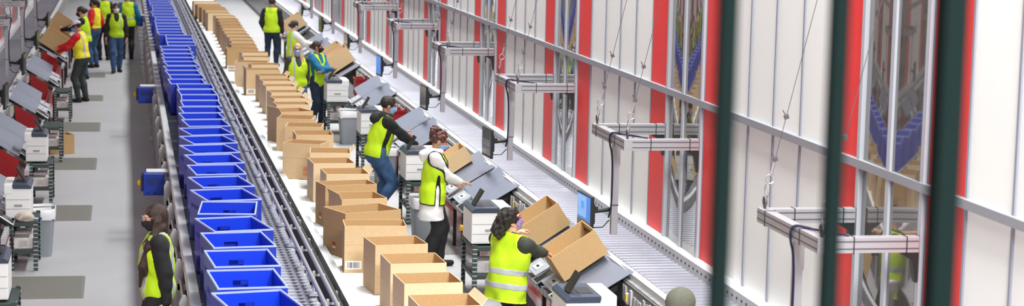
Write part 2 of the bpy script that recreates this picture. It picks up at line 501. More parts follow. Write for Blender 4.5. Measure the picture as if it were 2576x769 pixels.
        for off, L in ((.030, .074), (.0105, .084), (-.0095, .079), (-.029, .060)):
            p0 = w+d*(.085-.25*abs(off-.005))*s+sd*off*s; q = d; p = p0
            for i, fr_ in enumerate((.45, .32, .26)):
                an_ = cu*(.55+.35*i); q = unit(q*math.cos(an_)+pn*math.sin(an_)); 
                p2 = p+q*L*fr_*s
                pr.append(cap(p, p2, (.0098-.0010*i)*s, (.0088-.0010*i)*s)); p = p2
                pn_l = pn
        t0 = w+d*.022*s+sd*.030*s; t1 = t0+unit(sd*.75+d*.55+pn*.35)*.042*s; t2 = t1+unit(d*.85+sd*.25+pn*.45*(.4+cu))*.034*s
        pr += [cap(t0, t1, .0135*s, .0105*s), cap(t1, t2, .0105*s, .0085*s)]
        patches.append((union(pr, .007*s), w-.16*s, w+.19*s, max(.0045, h*.35)))
    soft('body', patches, skin or skinA, root)
    # eyes
    if H and h < .022:
        mb = MB()
        for sx in (.031, -.031):
            mb.lathe([(.0105*s*math.sin(PI*i/8)+1e-4, -.0105*s*math.cos(PI*i/8)) for i in range(9)], tuple(hp_(sx, .088, .004)), 10)
        mb.build('eyes', eye_w, root, smooth=60)
    # ---- trousers
    if pants:
        wp = inter(union([ell(tp(0, -.005, .0), np.array((.168*w_, .13, .15))*s+.012, T)]+leg('R', .020, .97)+leg('L', .020, .97), .03), neg(plane((0, 0, .09*s), (0, 0, 1))))
        soft('trousers', [(wrinkle(wp, .006, 26, 3), lo, (hi[0], hi[1], pel[2]+.16*s), h)], pants, root)
    # ---- shoes
    sp_ = []
    for k in 'RL':
        hp0, kn, an, to = G[k]
        b = an-np.array((0, 0, .045*s)); dd = unit(np.array((to[0]-an[0], to[1]-an[1], 0)))
        sp_.append(union([cap(b-dd*.045*s, b+dd*.155*s, .042*s, .036*s), cap(an-np.array((0, 0, .02*s)), b, .05*s, .05*s)], .03))
    for k, f in zip('RL', sp_):
        an = G[k][2]
        soft('shoe', [(inter(f, lambda P, z=an[2]-.085*s: z-P[:, 2]), an-np.array((.25, .25, .12))*s, an+np.array((.25, .25, .08))*s, max(.010, h*.7))], shoes or black_c, root)
    # ---- top (jacket / shirt / coat)
    tz = pel+ld*(hem-.53)*1.7*s
    if top:
        fs = torso(.014)+arm('R', .020, 1.0)+arm('L', .020, 1.0)
        if coat:
            fs += [cap(tp(-.07, .0, .02), tp(-.10, -.0, -.42), .135*s, .165*s), cap(tp(.07, .0, .02), tp(.10, .0, -.42), .135*s, .165*s)]
        f = wrinkle(union(fs, .03), .006, 22, 5)
        f = inter(f, neg(plane(tz, ld)) if not coat else neg(plane(tz, unit(ld+np.array((0, -.08, 0))))), neg(lambda P: -plane(tp(0, .03, .545), unit(ld+fwd*.5))(P)) if False else plane(tp(0, .03, .535), unit(ld+fwd*.35)))
        soft('coat' if coat else 'jacket', [(f, lo, hi, h)], top, root)
        if hood:
            f = wrinkle(union([cap(tp(-.09, -.06, .50), tp(0, -.12, .46), .055*s, .075*s), cap(tp(.09, -.06, .50), tp(0, -.12, .46), .055*s, .075*s), cap(tp(-.075, .05, .52), tp(-.09, -.06, .51), .04*s, .05*s), cap(tp(.075, .05, .52), tp(.09, -.06, .51), .04*s, .05*s)], .04), .006, 30, 9)
            soft('hood', [(f, lo, hi, h)], hood, root)
    # ---- hi-vis vest
    if vest:
        vz = pel+ld*(vest_hem-.53)*1.7*s
        fs = torso(.034)
        if coat or vlong[0]: fs += [cap(tp(-.07, .0, .02), tp(-.09, 0, -.30), .155*s, .165*s), cap(tp(.07, .0, .02), tp(.09, .0, -.30), .155*s, .165*s)]
        f = wrinkle(union(fs, .03), .005, 18, 8)
        cuts = [neg(plane(vz, ld)), plane(tp(0, .02, .525), unit(ld+fwd*.25))]
        holes = []
        for k, sg in (('R', 1), ('L', -1)):
            a, e, w = J[k]
            holes.append(cap(a+right*.015*sg*s, a+right*.22*sg*s, .098*s, .12*s)); holes.append(cap(a+unit(e-a)*.05*s, e, .085*s, .085*s))
        vneck = ell(tp(0, .16, .53), np.array((.075, .14, .20))*s, T)
        holes.append(vneck)
        if slit: holes += [ell(tp(sg_*.20*w_, .03, .05), np.array((.105, .050, .46))*s, T) for sg_ in (1, -1)]
        if coat: holes += [ell(tp(.20, .05, -.10), np.array((.075, .030, .34))*s, T), ell(tp(-.20, .05, -.10), np.array((.075, .030, .34))*s, T)]
        f2 = inter(f, *cuts, *[neg(q) for q in holes])
        vo = soft('vest', [(f2, lo, hi, h*.8)], vest, root)
        for z0, hw in stripes:
            c = tp(0, 0, z0)
            soft('reflective_band', [(inter(grow(f2, .004), lambda P, c=c, hw=hw: np.abs((P-c)@ld)-hw), lo, hi, h*.7)], silver, vo)
        for x0, hw, sg in vstripes:
            c = tp(x0, 0, 0)
            soft('reflective_band', [(inter(grow(f2, .004), lambda P, c=c, hw=hw: np.abs((P-c)@right)-hw, lambda P, sg=sg: -sg*((P-pel)@fwd)), lo, hi, h*.7)], silver, vo)
        if trim:
            hole = union(holes, 0)
            band = inter(grow(f2, .005), lambda P: np.minimum(np.minimum(np.abs(hole(P))-.009, np.abs((P-vz)@ld)-.010), 9))
            soft('vest_trim', [(band, lo, hi, h*.7)], trim, vo, islands=True)
    # ---- hair
    hl, hu = hc-.36*s, hc+.24*s
    if hair:
        facecut = hell((0, .10, -.045), (.066, .085, .10))
        if hair_kind == 'short':
            f = inter(grow(union(skull()[:1], 0), .010*s), neg(facecut), lambda P: -((P-hp_(0, 0, -.045))@HR[:, 2]))
        else:
            k_ = [hell((0, -.018, .032), (.086, .104, .092))]
            if hair_kind == 'bun': k_ += [hell((0, -.03, .04), (.098, .108, .098)), hell((0, -.085, -.01), (.07, .06, .075)), hell((0, -.15, -.03), (.068, .066, .07)), hell((.02, -.17, -.07), (.045, .045, .05)), hell((.05, .03, .09), (.05, .06, .04))]
            if hair_kind == 'topbun': k_ += [hell((0, -.05, .02), (.07, .075, .07)), hell((0, -.085, .115), (.05, .05, .042)), hell((.02, -.10, .10), (.04, .045, .04))]
            if hair_kind == 'lowbun': k_ += [hell((0, -.07, -.01), (.06, .055, .06)), hell((0, -.135, .0), (.042, .042, .042))]
            if hair_kind == 'long': k_ += [cap(hp_(0, -.06, -.02), hp_(0, -.075, -.16), .072*s, .06*s), cap(hp_(-.065, .0, -.03), hp_(-.095, .04, -.25), .040*s, .036*s), cap(hp_(.065, .0, -.03), hp_(.095, .04, -.25), .040*s, .036*s), cap(hp_(-.095, .04, -.25), hp_(-.10, .06, -.34), .036*s, .016*s)]
            if hair_kind == 'verylong':
                k_ += [cap(hp_(0, -.05, -.02), hp_(-.02, -.05, -.20), .07*s, .055*s), cap(hp_(-.07, -.01, -.03), hp_(-.08, .03, -.22), .045*s, .05*s),
                       cap(hp_(-.06, -.03, -.10), hp_(-.11, .09, -.25), .046*s, .042*s), cap(hp_(-.11, .09, -.25), hp_(-.12, .17, -.42), .040*s, .034*s), cap(hp_(-.12, .17, -.42), hp_(-.10, .21, -.60), .034*s, .010*s), cap(hp_(-.08, .08, -.22), hp_(-.07, .20, -.50), .030*s, .012*s), cap(hp_(-.13, .06, -.22), hp_(-.15, .15, -.50), .028*s, .010*s), cap(hp_(.07, -.01, -.03), hp_(.075, -.03, -.22), .03*s, .02*s)]
                hl = hc-.68*s
            f = inter(union(k_, .03*s), neg(facecut))
        f = wrinkle(f, .004 if hair_kind != 'bun' and hair_kind != 'topbun' else .011, 70 if 'long' not in hair_kind else 90, 11, 1. if 'long' not in hair_kind else .12)
        soft('hair', [(f, hl, hu, max(.007, h*.5))], hair, root)
    if mask:
        z0 = -.015-mask_low
        f = inter(grow(union(skull()+[hell((0, .098, -.045), (.028, .026, .03))], .02*s), .006*s), lambda P: (P-hp_(0, 0, z0))@HR[:, 2], lambda P: -((P-hp_(0, .028, 0))@HR[:, 1]), lambda P: -((P-hp_(0, 0, -.118))@HR[:, 2]))
        mo = soft('face_mask', [(f, hc-.18*s, hc+.18*s, hh)], mask, root)
        mb = MB()
        for sx in (1, -1):
            mb.tube([hp_(sx*.056, .035, z0-.02), hp_(sx*.082, -.01, .0), hp_(sx*.086, -.03, -.03), hp_(sx*.058, .03, z0-.07)], .0022, 5)
        mb.build('ear_loop', mask, root)
    if glasses:
        mb = MB()
        for sx in (1, -1):
            mb.tube([hp_(sx*.032+.024*math.cos(t), .113-.012*abs(math.cos(t)), .004+.019*math.sin(t)) for t in [2*PI*i/12 for i in range(13)]], .0028, 5)
            mb.tube([hp_(sx*.056, .10, .008), hp_(sx*.080, .03, .010), hp_(sx*.083, -.02, .0)], .0026, 5)
        mb.tube([hp_(-.009, .114, .008), hp_(.009, .114, .008)], .0028, 5)
        mb.build('glasses', glasses, root)
    if cap_m:
        kind, cm = cap_m
        f = inter(grow(skull()[0], (.013 if kind == 'cap' else .034)*s), lambda P: -((P-hp_(0, 0, .035 if kind == 'cap' else .0))@HR[:, 2]))
        if kind == 'cap': f = union([f, inter(hell((0, .10, .035), (.07, .085, .012)), neg(hell((0, 0, -.04), (.07, .09, .07))))], .006)
        soft('cap' if kind == 'cap' else 'beanie', [(f, hc-.2*s, hc+.25*s, max(.007, h*.5))], cm, root)
    return root
def to_local(root_loc, rz, p):
    d = Vector(p)-Vector(root_loc); c, s_ = math.cos(-rz), math.sin(-rz)
    return (d.x*c-d.y*s_, d.x*s_+d.y*c, d.z)
# ---------------------------------------------------------------- the hall
LY0, LY1 = -4.0, 105.0
AX = 2.82                                    # the left side mirrors the right about x = 1.41
MULL = [14.11+5.667*k for k in range(-2, 14)]

def setting():
    mb = MB(); mb.box(-9, 12, LY0, LY1, -.2, 0); structure(mb.build('floor', floor_m))
    # ---- right wall
    X = 5.60
    for mirror, nm in ((False, 'wall_right'), (True, 'wall_left')):
        mb = MB(mirror); mb.box(X, X+.18, LY0, LY1, 0, 7.2)
        w = structure(mb.build(nm, wall_white))
        seams = Each('seam_profile', seam_m, w, mirror=mirror)
        n = 0
        for M in MULL:
            if M > 100: continue
            for a, b in ((M+.70, M+1.38), (M-1.36, M-.68)):
                mb = MB(mirror); mb.box(X-.012, X+.01, a, b, .86, 7.1); mb.build('red_panel', red_wall, w)
            for y in (M+.70, M+1.38, M-.68, M-1.36, M+1.38+.73, M+1.38+1.455, M+1.38+2.18):
                seams.box(X-.014, X+.01, y-.016, y+.016, .86, 7.1)
            n += 1
            fr = MB(mirror)
            fr.box(X-.045, X+.01, M-.035, M+.035, .86, 7.1); 
            for y in (M-.64, M+.64): fr.box(X-.04, X+.01, y-.03, y+.03, .86, 7.1)
            fr.box(X-.04, X+.01, M-.64, M+.64, .86, .93)
            wn = structure(fr.build('window_%d' % (n+(0 if not mirror else 20)), frame_m))
            for y0, y1 in ((M-.61, M-.035), (M+.035, M+.61)):
                p = MB(mirror); N = 24
                q = []
                for i in range(N+1):
                    t = i/N; y = y0+(y1-y0)*t; e = (y-M)/.61
                    xo = X-.025+(.021 if e > 0 else -.018)*e*e     # the sheets are not flat: one bows in, one bows out
                    q += [(xo, y, .93), (xo, y, 7.1), (xo+.004, y, .93), (xo+.004, y, 7.1)]
                fs = []
                for i in range(N):
                    a = 4*i; b = a+4
                    fs += [(a, b, b+1, a+1), (a+2, a+3, b+3, b+2), (a+1, b+1, b+3, a+3), (a, a+2, b+2, b)]
                fs += [(0, 1, 3, 2), (4*N, 4*N+2, 4*N+3, 4*N+1)]
                p.add(q, fs); p.build('pane', glass_m, wn, smooth=40)
        seams.end()
        t = MB(mirror); t.box(X-.050, X+.005, LY0, LY1, 2.46, 2.525); structure(t.build('trim_%d' % (1 if not mirror else 2), strip_m))
    # mezzanine the photograph is taken from
    mb = MB(); mb.box(-2.5, 5.3, -3.8, 3.35, 2.82, 3.0)
    for x in (-2.3, 5.1):
        for y in (-3.6, 3.2): mb.box(x-.08, x+.08, y-.08, y+.08, 0, 2.82)
    structure(mb.build('floor_mezzanine', mat('mezzanine_concrete', rgb(150, 150, 150), .8)))
    t = thing('guard_railing', 'dark green steel guard railing close to the camera with blurred upright bars', 'railing', (.9, 3.2, 3.0))
    org = (.9, 3.2, 3.0)
    def bar(px, w, d, y):
        x = aty(px, 380, y).x; m = MB(); m.box(x-w/2, x+w/2, y-d/2, y+d/2, 3.06, 4.62)
        m.build('railing_bar', post_g, t, org, bevel=.004)
    bar(1819, .030, .03, 3.2); bar(2098, .029, .03, 3.2); bar(2660, .029, .03, 3.2)
    x = aty(2377, 380, 3.2).x; m = MB(); m.box(x-.021, x+.021, 3.175, 3.225, 3.0, 4.62); m.build('railing_post', post_g, t, org, bevel=.004)
    m = MB(); m.box(.28, 1.1, 3.17, 3.23, 4.60, 4.65); m.build('top_rail', post_g, t, org, bevel=.004)
    m = MB(); m.box(.28, 1.1, 3.185, 3.215, 3.06, 3.10); m.build('bottom_rail', post_g, t, org, bevel=.003)

glass_m = mat('tinted_glass', rgb(120, 116, 112), .03, metal=.55, spec=1.0)

# ---------------------------------------------------------------- conveyors
def rollers(parent, org, x0, x1, z, r, y0, y1, pitch, m, near_from, name='roller', mirror=False):
    """the hundred that show largest are parts; the rest of the run is one part"""
    ys = []; y = y0
    while y < y1: ys.append(y); y += pitch
    near = [y for y in ys if y >= near_from][:100]; ns = set(near)
    b = MB(mirror); b.tube([(x0, 0, z), (x1, 0, z)], r, 10); src = None
    for y in near:
        if src is None:
            src = MB(mirror); src.tube([(x0, 0, 0), (x1, 0, 0)], r, 10)
            ox, oy, oz = org
            o = src.build(name, m, parent, (ox, 0, 0), smooth=50); o.location = (0, y-oy, z-oz); src = o
        else:
            c = src.copy(); C.objects.link(c); c.parent = parent; c.location = (0, y-org[1], z-org[2])
    rest = MB(mirror)
    for y in ys:
        if y not in ns: rest.tube([(x0, y, z), (x1, y, z)], r, 8)
    if rest.v:
        o = rest.build('roller_run', m, parent, org, smooth=50); o['kind'] = 'stuff'

def conveyors():
    # ---- tote conveyor
    org = (1.2, 12, 0)
    t = thing('tote_conveyor', 'long roller conveyor carrying the row of blue totes', 'conveyor', org)
    m = MB(); m.box(.555, .64, 8, 95, .92, .95); m.box(.555, .575, 8, 95, .80, .92); m.box(.62, .64, 8, 95, .78, .92)
    m.build('left_rail', galv, t, org)
    rollers(t, org, .66, 1.72, .775, .026, 8, 95, .15, steel, 15.5)
    m = MB(); m.box(1.35, 1.385, 8, 95, .74, .84); m.build('inner_rail', galv, t, org)
    for x, z in ((1.66, 1.02), (1.74, 1.06)):
        m = MB(); m.tube([(x, 8, z), (x, 95, z)], .021, 10); m.build('guide_pipe', alu, t, org, smooth=50)
    e = Each('guide_bracket', galv, t, org); y = 9.2
    while y < 70:
        q = e.new(); q.box(1.60, 1.80, y-.02, y+.02, .985, 1.0); q.tube([(1.70, y, .80), (1.70, y, 1.03)], .014, 6); q.box(1.655, 1.745, y-.03, y+.03, .80, .83); e.put(); y += 1.3
    e.end()
    m = MB(); m.box(1.84, 1.86, 8, 95, .57, .92); m.box(1.84, 1.93, 8, 95, .55, .57)
    m.build('right_channel', dark_metal, t, org)
    m = Each('bolt_clip', alu, t, org); rnd = random.Random(4); y = 13
    while y < 60:
        k = rnd.random()
        m.box(1.863, 1.88+.03*k, y, y+.05+.05*k, .70+.1*rnd.random(), .82+.05*rnd.random()); y += .16+.25*rnd.random()
    m.end()
    m = MB(); m.box(.60, .618, 8, 95, .42, .80); m.build('cable_channel', mat('channel_brown', rgb(92, 84, 68), .6, noise=.3, nscale=14), t, org)
    rnd = random.Random(9)
    for j in range(5):
        z = .50+.06*j; m = MB(); m.tube([(.59-.012*(j % 2), 10+.5*i, z+.02*math.sin(i*1.3+j)+.02*rnd.random()) for i in range(130)], .009, 5)
        m.build('cable', cable_m, t, org, smooth=60)
    for i in range(16):
        y = 14+1.9*i+rnd.random(); m = MB(); m.tube([(.58, y, .78), (.54, y+.1, .70), (.535, y+.16, .60), (.57, y+.2, .50), (.59, y+.1, .45)], .010, 5)
        m.build('cable', cable_m, t, org, smooth=60)
    for i in range(24):
        y = 12.55+1.78*i
        m = MB(); m.prism([(.47, 0), (.555, 0), (.555, .86), (.525, .90), (.50, .90), (.47, .84)], 1, y, y+.05)
        m.build('support_leg', mat('leg_grey', rgb(176, 178, 180), .5), t, org, bevel=.003)
    m = MB(); m.tube([(.53, 10, .70), (.53, 90, .70)], .016, 8); m.build('side_pipe', galv, t, org, smooth=50)
    for i in range(24):
        y = 12.55+1.78*i; m = MB(); m.box(1.75, 1.80, y, y+.05, 0, .78); m.box(.5, 1.8, y, y+.05, .60, .66)
        m.build('cross_frame', mat('leg_grey', rgb(176, 178, 180), .5), t, org)
    # ---- carton conveyor
    org = (2.6, 12, 0)
    t = thing('carton_conveyor', 'long white roller conveyor carrying the row of open cardboard cartons', 'conveyor', org)
    m = MB(); m.box(1.945, 2.03, 8, 95, .83, .86); m.box(1.945, 1.96, 8, 95, .60, .83); m.box(2.015, 2.03, 8, 95, .74, .83)
    m.build('left_rail', white_paint, t, org)
    m = MB(); m.box(2.83, 2.88, 8, 95, .775, .80); m.box(2.865, 2.88, 8, 95, .60, .775); m.build('right_rail', white_paint, t, org)
    rollers(t, org, 2.03, 2.83, .772, .028, 8, 95, .075, steel_glare, 15.5)
    for i in range(20):
        y = 12+2.6*i
        for x in (1.97, 2.82):
            m = MB(); m.box(x, x+.05, y, y+.05, 0, .8); m.build('support_leg', galv, t, org)
    # ---- outfeed conveyors by the walls
    for mirror in (False, True):
        sd = 'right' if not mirror else 'left'
        org = (5.1, 12, 0) if not mirror else (AX-5.1, 12, 0)
        t = thing('outfeed_conveyor', 'wide steel roller conveyor running along the %s' % ('white and red panelled wall' if not mirror else 'dim left wall'), 'conveyor', org)
        m = MB(mirror); m.box(5.47, 5.60, 8, 95, .93, .955); m.box(5.47, 5.49, 8, 95, .74, .93); m.build('wall_side_rail', white_paint, t, org)
        m = Each('rail_slot', dark_metal, t, org, mirror)
        for i in range(230): m.box(5.466, 5.472, 13.5+.145*i, 13.5+.145*i+.03, .885, .905)
        m.end()
        m = MB(mirror); m.box(4.70, 4.775, 8, 95, .93, .96); m.box(4.70, 4.715, 8, 95, .80, .93); m.box(4.76, 4.775, 8, 95, .74, .93); m.build('aisle_side_rail', white_paint, t, org)
        m = Each('rail_tooth', alu, t, org, mirror)
        for i in range(230): m.box(4.7755, 4.795, 15+.16*i, 15+.16*i+.09, .90, .962)
        m.end()
        rollers(t, org, 4.775, 5.47, .80, .045, 8, 95, .145, steel, 12.5, mirror=mirror)
        m = MB(mirror); m.box(4.66, 4.70, 8, 95, .60, .90); m.build('side_plate', mat('side_plate_grey', rgb(150, 150, 150), .5, .4, noise=.25, nscale=16), t, org)
        rnd = random.Random(3)
        e1 = Each('control_card', mat('card_grey', rgb(196, 196, 198), .5), t, org, mirror); e2 = Each('yellow_sticker', yellow, t, org, mirror); e3 = Each('card_cable', cable_m, t, org, mirror, smooth=60)
        for M in MULL[2:9]:
            for i in range(14):
                y = M-2.9+.115*i; e1.box(4.62+.02*rnd.random(), 4.665, y, y+.06, .68+.04*rnd.random(), .80+.06*rnd.random())
            m = MB(mirror); m.box(4.645, 4.69, M-2.95, M-1.4, .865, .885); m.build('terminal_strip', stripes('terminal_strip', rgb(46, 47, 46), rgb(170, 170, 170), 1, 17, .4), t, org)
            for i in (3, 5, 11): e2.box(4.612, 4.62, M-2.9+.115*i, M-2.9+.115*i+.045, .73, .80)
            for i in range(4):
                y = M-2.7+.4*i; e3.tube([(4.64, y, .7), (4.59, y+.05, .62), (4.58, y+.15, .58), (4.63, y+.25, .66)], .010, 5)
            for a, b in ((4.715, 4.76), (5.42, 5.47)):
                m = MB(mirror); m.box(a, b, M-2.2, M-2.14, 0, .82); m.build('support_leg', galv, t, org)
            m = MB(mirror); m.box(4.63, 4.67, M-1.4, M+1.6, .50, .86); m.build('dark_chassis', dark_metal, t, org)
    # ---- drive motors on the aisle side of the tote conveyor
    for (x, y, z, lab) in ((.36, 26.3, .72, 'blue drive motor box with a yellow knob on the tote conveyor, largest of the three'),
                           (.36, 37.0, .78, 'dark blue drive motor behind the bigger motor box'), (.36, 57.0, .8, 'farthest dark blue drive motor by the walkway')):
        t = thing('drive_motor', lab, 'motor', (x, y, z), 0, 'drive motors on the tote conveyor')
        m = MB(); m.box(-.13, .14, -.14, .14, -.17, .12); m.build('housing', motor_b, t, bevel=.015)
        m = MB(); m.box(-.08, .11, -.146, -.138, -.02, .06); m.build('vent', stripes('motor_vent', rgb(18, 48, 150), rgb(8, 14, 60), 0, 42, .5), t)
        for x in (-.08, .0): m = MB(); m.box(x, x+.03, -.146, -.138, -.14, -.125); m.build('slot', dark_slot, t)
        for y_, r_ in ((-.10, .018), (.02, .022)): m = MB(); m.tube([(-.09, y_, .135), (.19, y_, .135)], r_, 8); m.build('conduit', galv, t, smooth=50)
        m = MB(); m.tube([(-.13, 0, -.02), (-.19, 0, -.02)], .045, 8); m.tube([(-.19, 0, -.02), (-.205, 0, -.02)], [.03, .025], 8); m.build('knob', orange_y, t, smooth=40)
        m = MB(); m.box(-.16, -.128, -.10, .10, -.12, .10); m.build('end_cover', mat('motor_dark', rgb(10, 24, 84), .4), t, bevel=.008)
        m = MB(); m.box(.13, .24, -.03, .03, -.05, .05); m.build('mounting_arm', galv, t)
setting(); conveyors()
# ---------------------------------------------------------------- blue totes
TW, TL, TH = .565, .80, .50
def make_tote():
    t = thing('blue_tote', '', 'tote', (0, 0, 0), 0, 'blue totes on the conveyor')
    th = .009; w, l = TW/2, TL/2
    m = MB()
    m.box(-w, w, -l, l, 0, .012)
    m.box(-w, -w+th, -l, l, 0, TH); m.box(w-th, w, -l, l, 0, TH)
    for y0 in (-l, l-th):                                       # end panels with a hand hole
        y1 = y0+th; a, z0, z1 = .062, .355, .415
        m.box(-w+th, -a, y0, y1, 0, TH); m.box(a, w-th, y0, y1, 0, TH); m.box(-a, a, y0, y1, 0, z0); m.box(-a, a, y0, y1, z1, TH)
    m.build('shell', blue_p, t, weld=True)
    for y0, y1 in ((-l+th, -l+th+.006), (l-th-.006, l-th)):      # folded inner flaps on the end panels, cut with a trapezoid edge
        m = MB()
        poly = [(-w+th, TH-.006), (-w+th, .30), (-.16, .352), (-.066, .352), (-.066, .42), (.066, .42), (.066, .352), (.16, .352), (w-th, .30), (w-th, TH-.006)]
        m.prism(poly, 1, y0, y1)
        m.build('inner_flap', mat('blue_plastic_flap', rgb(10, 60, 220), .38), t)
    m = MB(); ring(m, TW+.004, TL+.004, .015, TH-.002, TH+.012)
    m.build('rim', rim_highlight, t)
    sm = stripes('slot_row', rgb(8, 48, 180), rgb(8, 14, 60), 1, 11.8, .28)
    for x in (-w, w):
        m = MB(); m.box(x-.002, x+.002, -l+.08, l-.06, .345, .39); m.build('vent_row', sm, t)
    return t
tote0 = make_tote()
# back-left, back-right and front-left rim corners as seen in the photograph
TOTES = [((532, 738), (705, 732), (589, 787)), ((519, 682), (689, 678), (547.7, 729)), ((513.7, 632), (672.7, 629), (539.5, 672)), ((503, 586.6), (657, 585), (537, 624.7)),
 ((488, 551), (634, 545.7), (542, 583)), ((507.6, 509), (647.6, 508), (497.4, 540)), ((477, 478.5), (609, 476), (526, 506)), ((472, 447), (598.7, 444), (510, 473)),
 ((469.6, 416), (594, 415.5), (493, 441)), ((463, 390.5), (580, 389), (494.7, 413)), ((451, 367), (562, 364), (494.7, 387)), ((449, 344), (560, 341.6), (490.7, 363)),
 ((449, 323), (555, 322), (482.6, 341.5)), ((455.4, 302), (559, 301), (474.6, 319)), ((447.8, 285.5), (549.6, 285), (461.5, 300)), ((448.6, 269.7), (548.5, 269.7), (459.7, 283.5)),
 ((452, 253.6), (549, 253.6), (460, 268)), ((455, 239), (548, 239.5), (456.7, 253)), ((443.6, 225.5), (536.6, 226), (453.6, 239)), ((443, 212), (532.6, 212), (449, 225.5)),
 ((420.7, 200), (509.4, 200), (427.8, 211)), ((422.5, 189.5), (509.4, 190), (429, 200)), ((413.7, 179), (497, 179), (422.5, 188.6)), ((409, 167), (491, 167), (420.7, 177.7)),
 ((408.4, 156), (487.5, 155), (421.6, 166)), ((405.8, 145.7), (483, 145.5), (415, 155)), ((403.7, 136), (480, 136), (413, 145)), ((401.6, 126), (477, 126), (412, 135)), ((400, 116.5), (474, 116.5), (407, 125)),
 ((419, 107), (491, 107), (421, 115.5)), ((416, 98.5), (487, 98.5), (418, 107)), ((414.5, 89.5), (484, 89.5), (416, 98)), ((392, 82), (460, 81), (400, 89)), ((391, 74.5), (458, 74.5), (396, 82)), ((390, 67), (456, 67), (393, 74)), ((389, 60), (454, 60), (391, 67))]
yy = 52.
k = 0
while yy > -40:
    x = 383.5+(yy-37)*.23+3*math.sin(k*1.7); TOTES.append(((x, yy), (x+63*(yy+290)/342, yy), (x+2+2*math.sin(k*2.3), yy+(yy+290)*.022))); yy -= (yy+290)*.0225; k += 1
ORD = ['nearest', 'second', 'third', 'fourth', 'fifth', 'sixth', 'seventh', 'eighth', 'ninth', 'tenth', 'eleventh', 'twelfth', 'thirteenth', 'fourteenth', 'fifteenth', 'sixteenth', 'seventeenth', 'eighteenth', 'nineteenth', 'twentieth']
TENS = {20: 'twenty', 30: 'thirty', 40: 'forty', 50: 'fifty'}
ROUND = {30: 'thirtieth', 40: 'fortieth', 50: 'fiftieth', 60: 'sixtieth'}
def ordinal(i):
    n = i+1
    if n <= 20: return ORD[i]
    if n in ROUND: return ROUND[n]
    return TENS[n//10*10]+'-'+['', 'first', 'second', 'third', 'fourth', 'fifth', 'sixth', 'seventh', 'eighth', 'ninth'][n % 10]
prev = None
for i, (bl, br, fl) in enumerate(TOTES):
    z = .80+TH
    a, b, c = atz(*bl, z), atz(*br, z), atz(*fl, z)
    ang = .5*math.atan2((b-a).y, (b-a).x)*0+math.atan2((a-c).y, (a-c).x)-PI/2
    ang = max(-.2, min(.2, ang)); 
    mid = (a+b)/2; d = Vector((-math.sin(ang), math.cos(ang), 0))
    cen = mid-d*(TL/2)
    if prev is not None and cen.y-prev.y < TL+.02:
        cen.y = prev.y+TL+.02
    prev = cen
    lab = 'empty blue tote, %s from the front of the blue tote row' % ordinal(i) if i else 'nearest empty blue tote, cut off by the bottom edge'
    if i == 5: lab = 'empty blue tote, sixth from the front, turned the opposite way to its neighbours'
    if i == 20: lab = 'empty blue tote, twenty-first from the front, shifted left so its whole front shows'
    o = tote0 if i == 0 else dup(tote0, (0, 0, 0))
    o.location = (cen.x, cen.y, .801); o.rotation_euler.z = ang; o['label'] = lab
    if i in (8, 4, 13):
        m = MB(); m.box(-TW/2-.003, -TW/2-.0005, -.30, -.19, .08, .18); m.build('label', white_lab, o)

# ---------------------------------------------------------------- cartons
def carton(name, w, d, h, m_out, m_in, flaps=(), label=False, red=False, mark=False, crease=True, inner=False, tape=False):
    t = thing(name, '', 'box', (0, 0, 0)); th = .007; x, y = w/2, d/2
    o = MB(); openbox(o, w, d, h, th)
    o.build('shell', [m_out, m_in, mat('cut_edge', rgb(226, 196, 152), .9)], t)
    if crease:
        o = MB(); ring(o, w+.002, d+.002, .004, h*.585, h*.589); o.build('crease', card_brown, t)
    if label:
        o = MB(); o.box(-x+.01, -x+.17, -y-.0025, -y-.0005, .03, .115); lb = o.build('label', white_lab, t)
        o = MB(); o.box(-x+.025, -x+.15, -y-.0035, -y-.002, .045, .102); o.build('barcode', stripes('barcode', rgb(236, 236, 236), rgb(96, 96, 104), 0, 110, .55, jit=2.), lb)
    if red:
        for r in range(4):
            o = MB(); o.box(.03+.028*r, .047+.028*r, -y-.002, -y-.0005, .045, .17); o.build('red_print', stripes('red_print', rgb(204, 170, 126), rgb(196, 84, 52), 2, 60, .62, jit=2.), t)
    if mark:
        o = MB(); o.prism([(-.02, .135), (.0, .135), (.0, .10), (-.035, .10), (-.035, .12)], 0, -x-.002, -x-.0005)
        o.build('red_mark', red_ink, t); o = MB(); o.prism([(.005, .135), (.02, .135), (.035, .12), (.035, .10), (.005, .10)], 0, -x-.002, -x-.0005); o.build('red_mark', red_ink, t)
        o = MB(); o.box(-x-.002, -x-.0005, -.04, .035, .068, .088); o.build('white_mark', white_lab, t)
    for f in flaps:                                              # short flaps standing up a little beyond the rim
        o = MB(); L = .055
        if f == 'L': o.plate([(-x, -y, h), (-x, y*.96, h), (-x-.02, y*.92, h+L), (-x-.02, -y*.92, h+L)], .005)
        if f == 'R': o.plate([(x, -y, h), (x, y, h), (x+.045, y*.92, h+.0+L), (x+.045, -y*.92, h+L)][::-1], .005)
        if f == 'B': o.plate([(-x, y, h), (x, y, h), (x*.97, y+.02, h+L), (-x*.97, y+.02, h+L)], .005)
        if f == 'F': o.plate([(-x*.97, -y-.03, h-L), (x*.97, -y-.03, h-L), (x, -y-.008, h), (-x, -y-.008, h)], .005)
        o.build('flap', m_out, t)
    return t
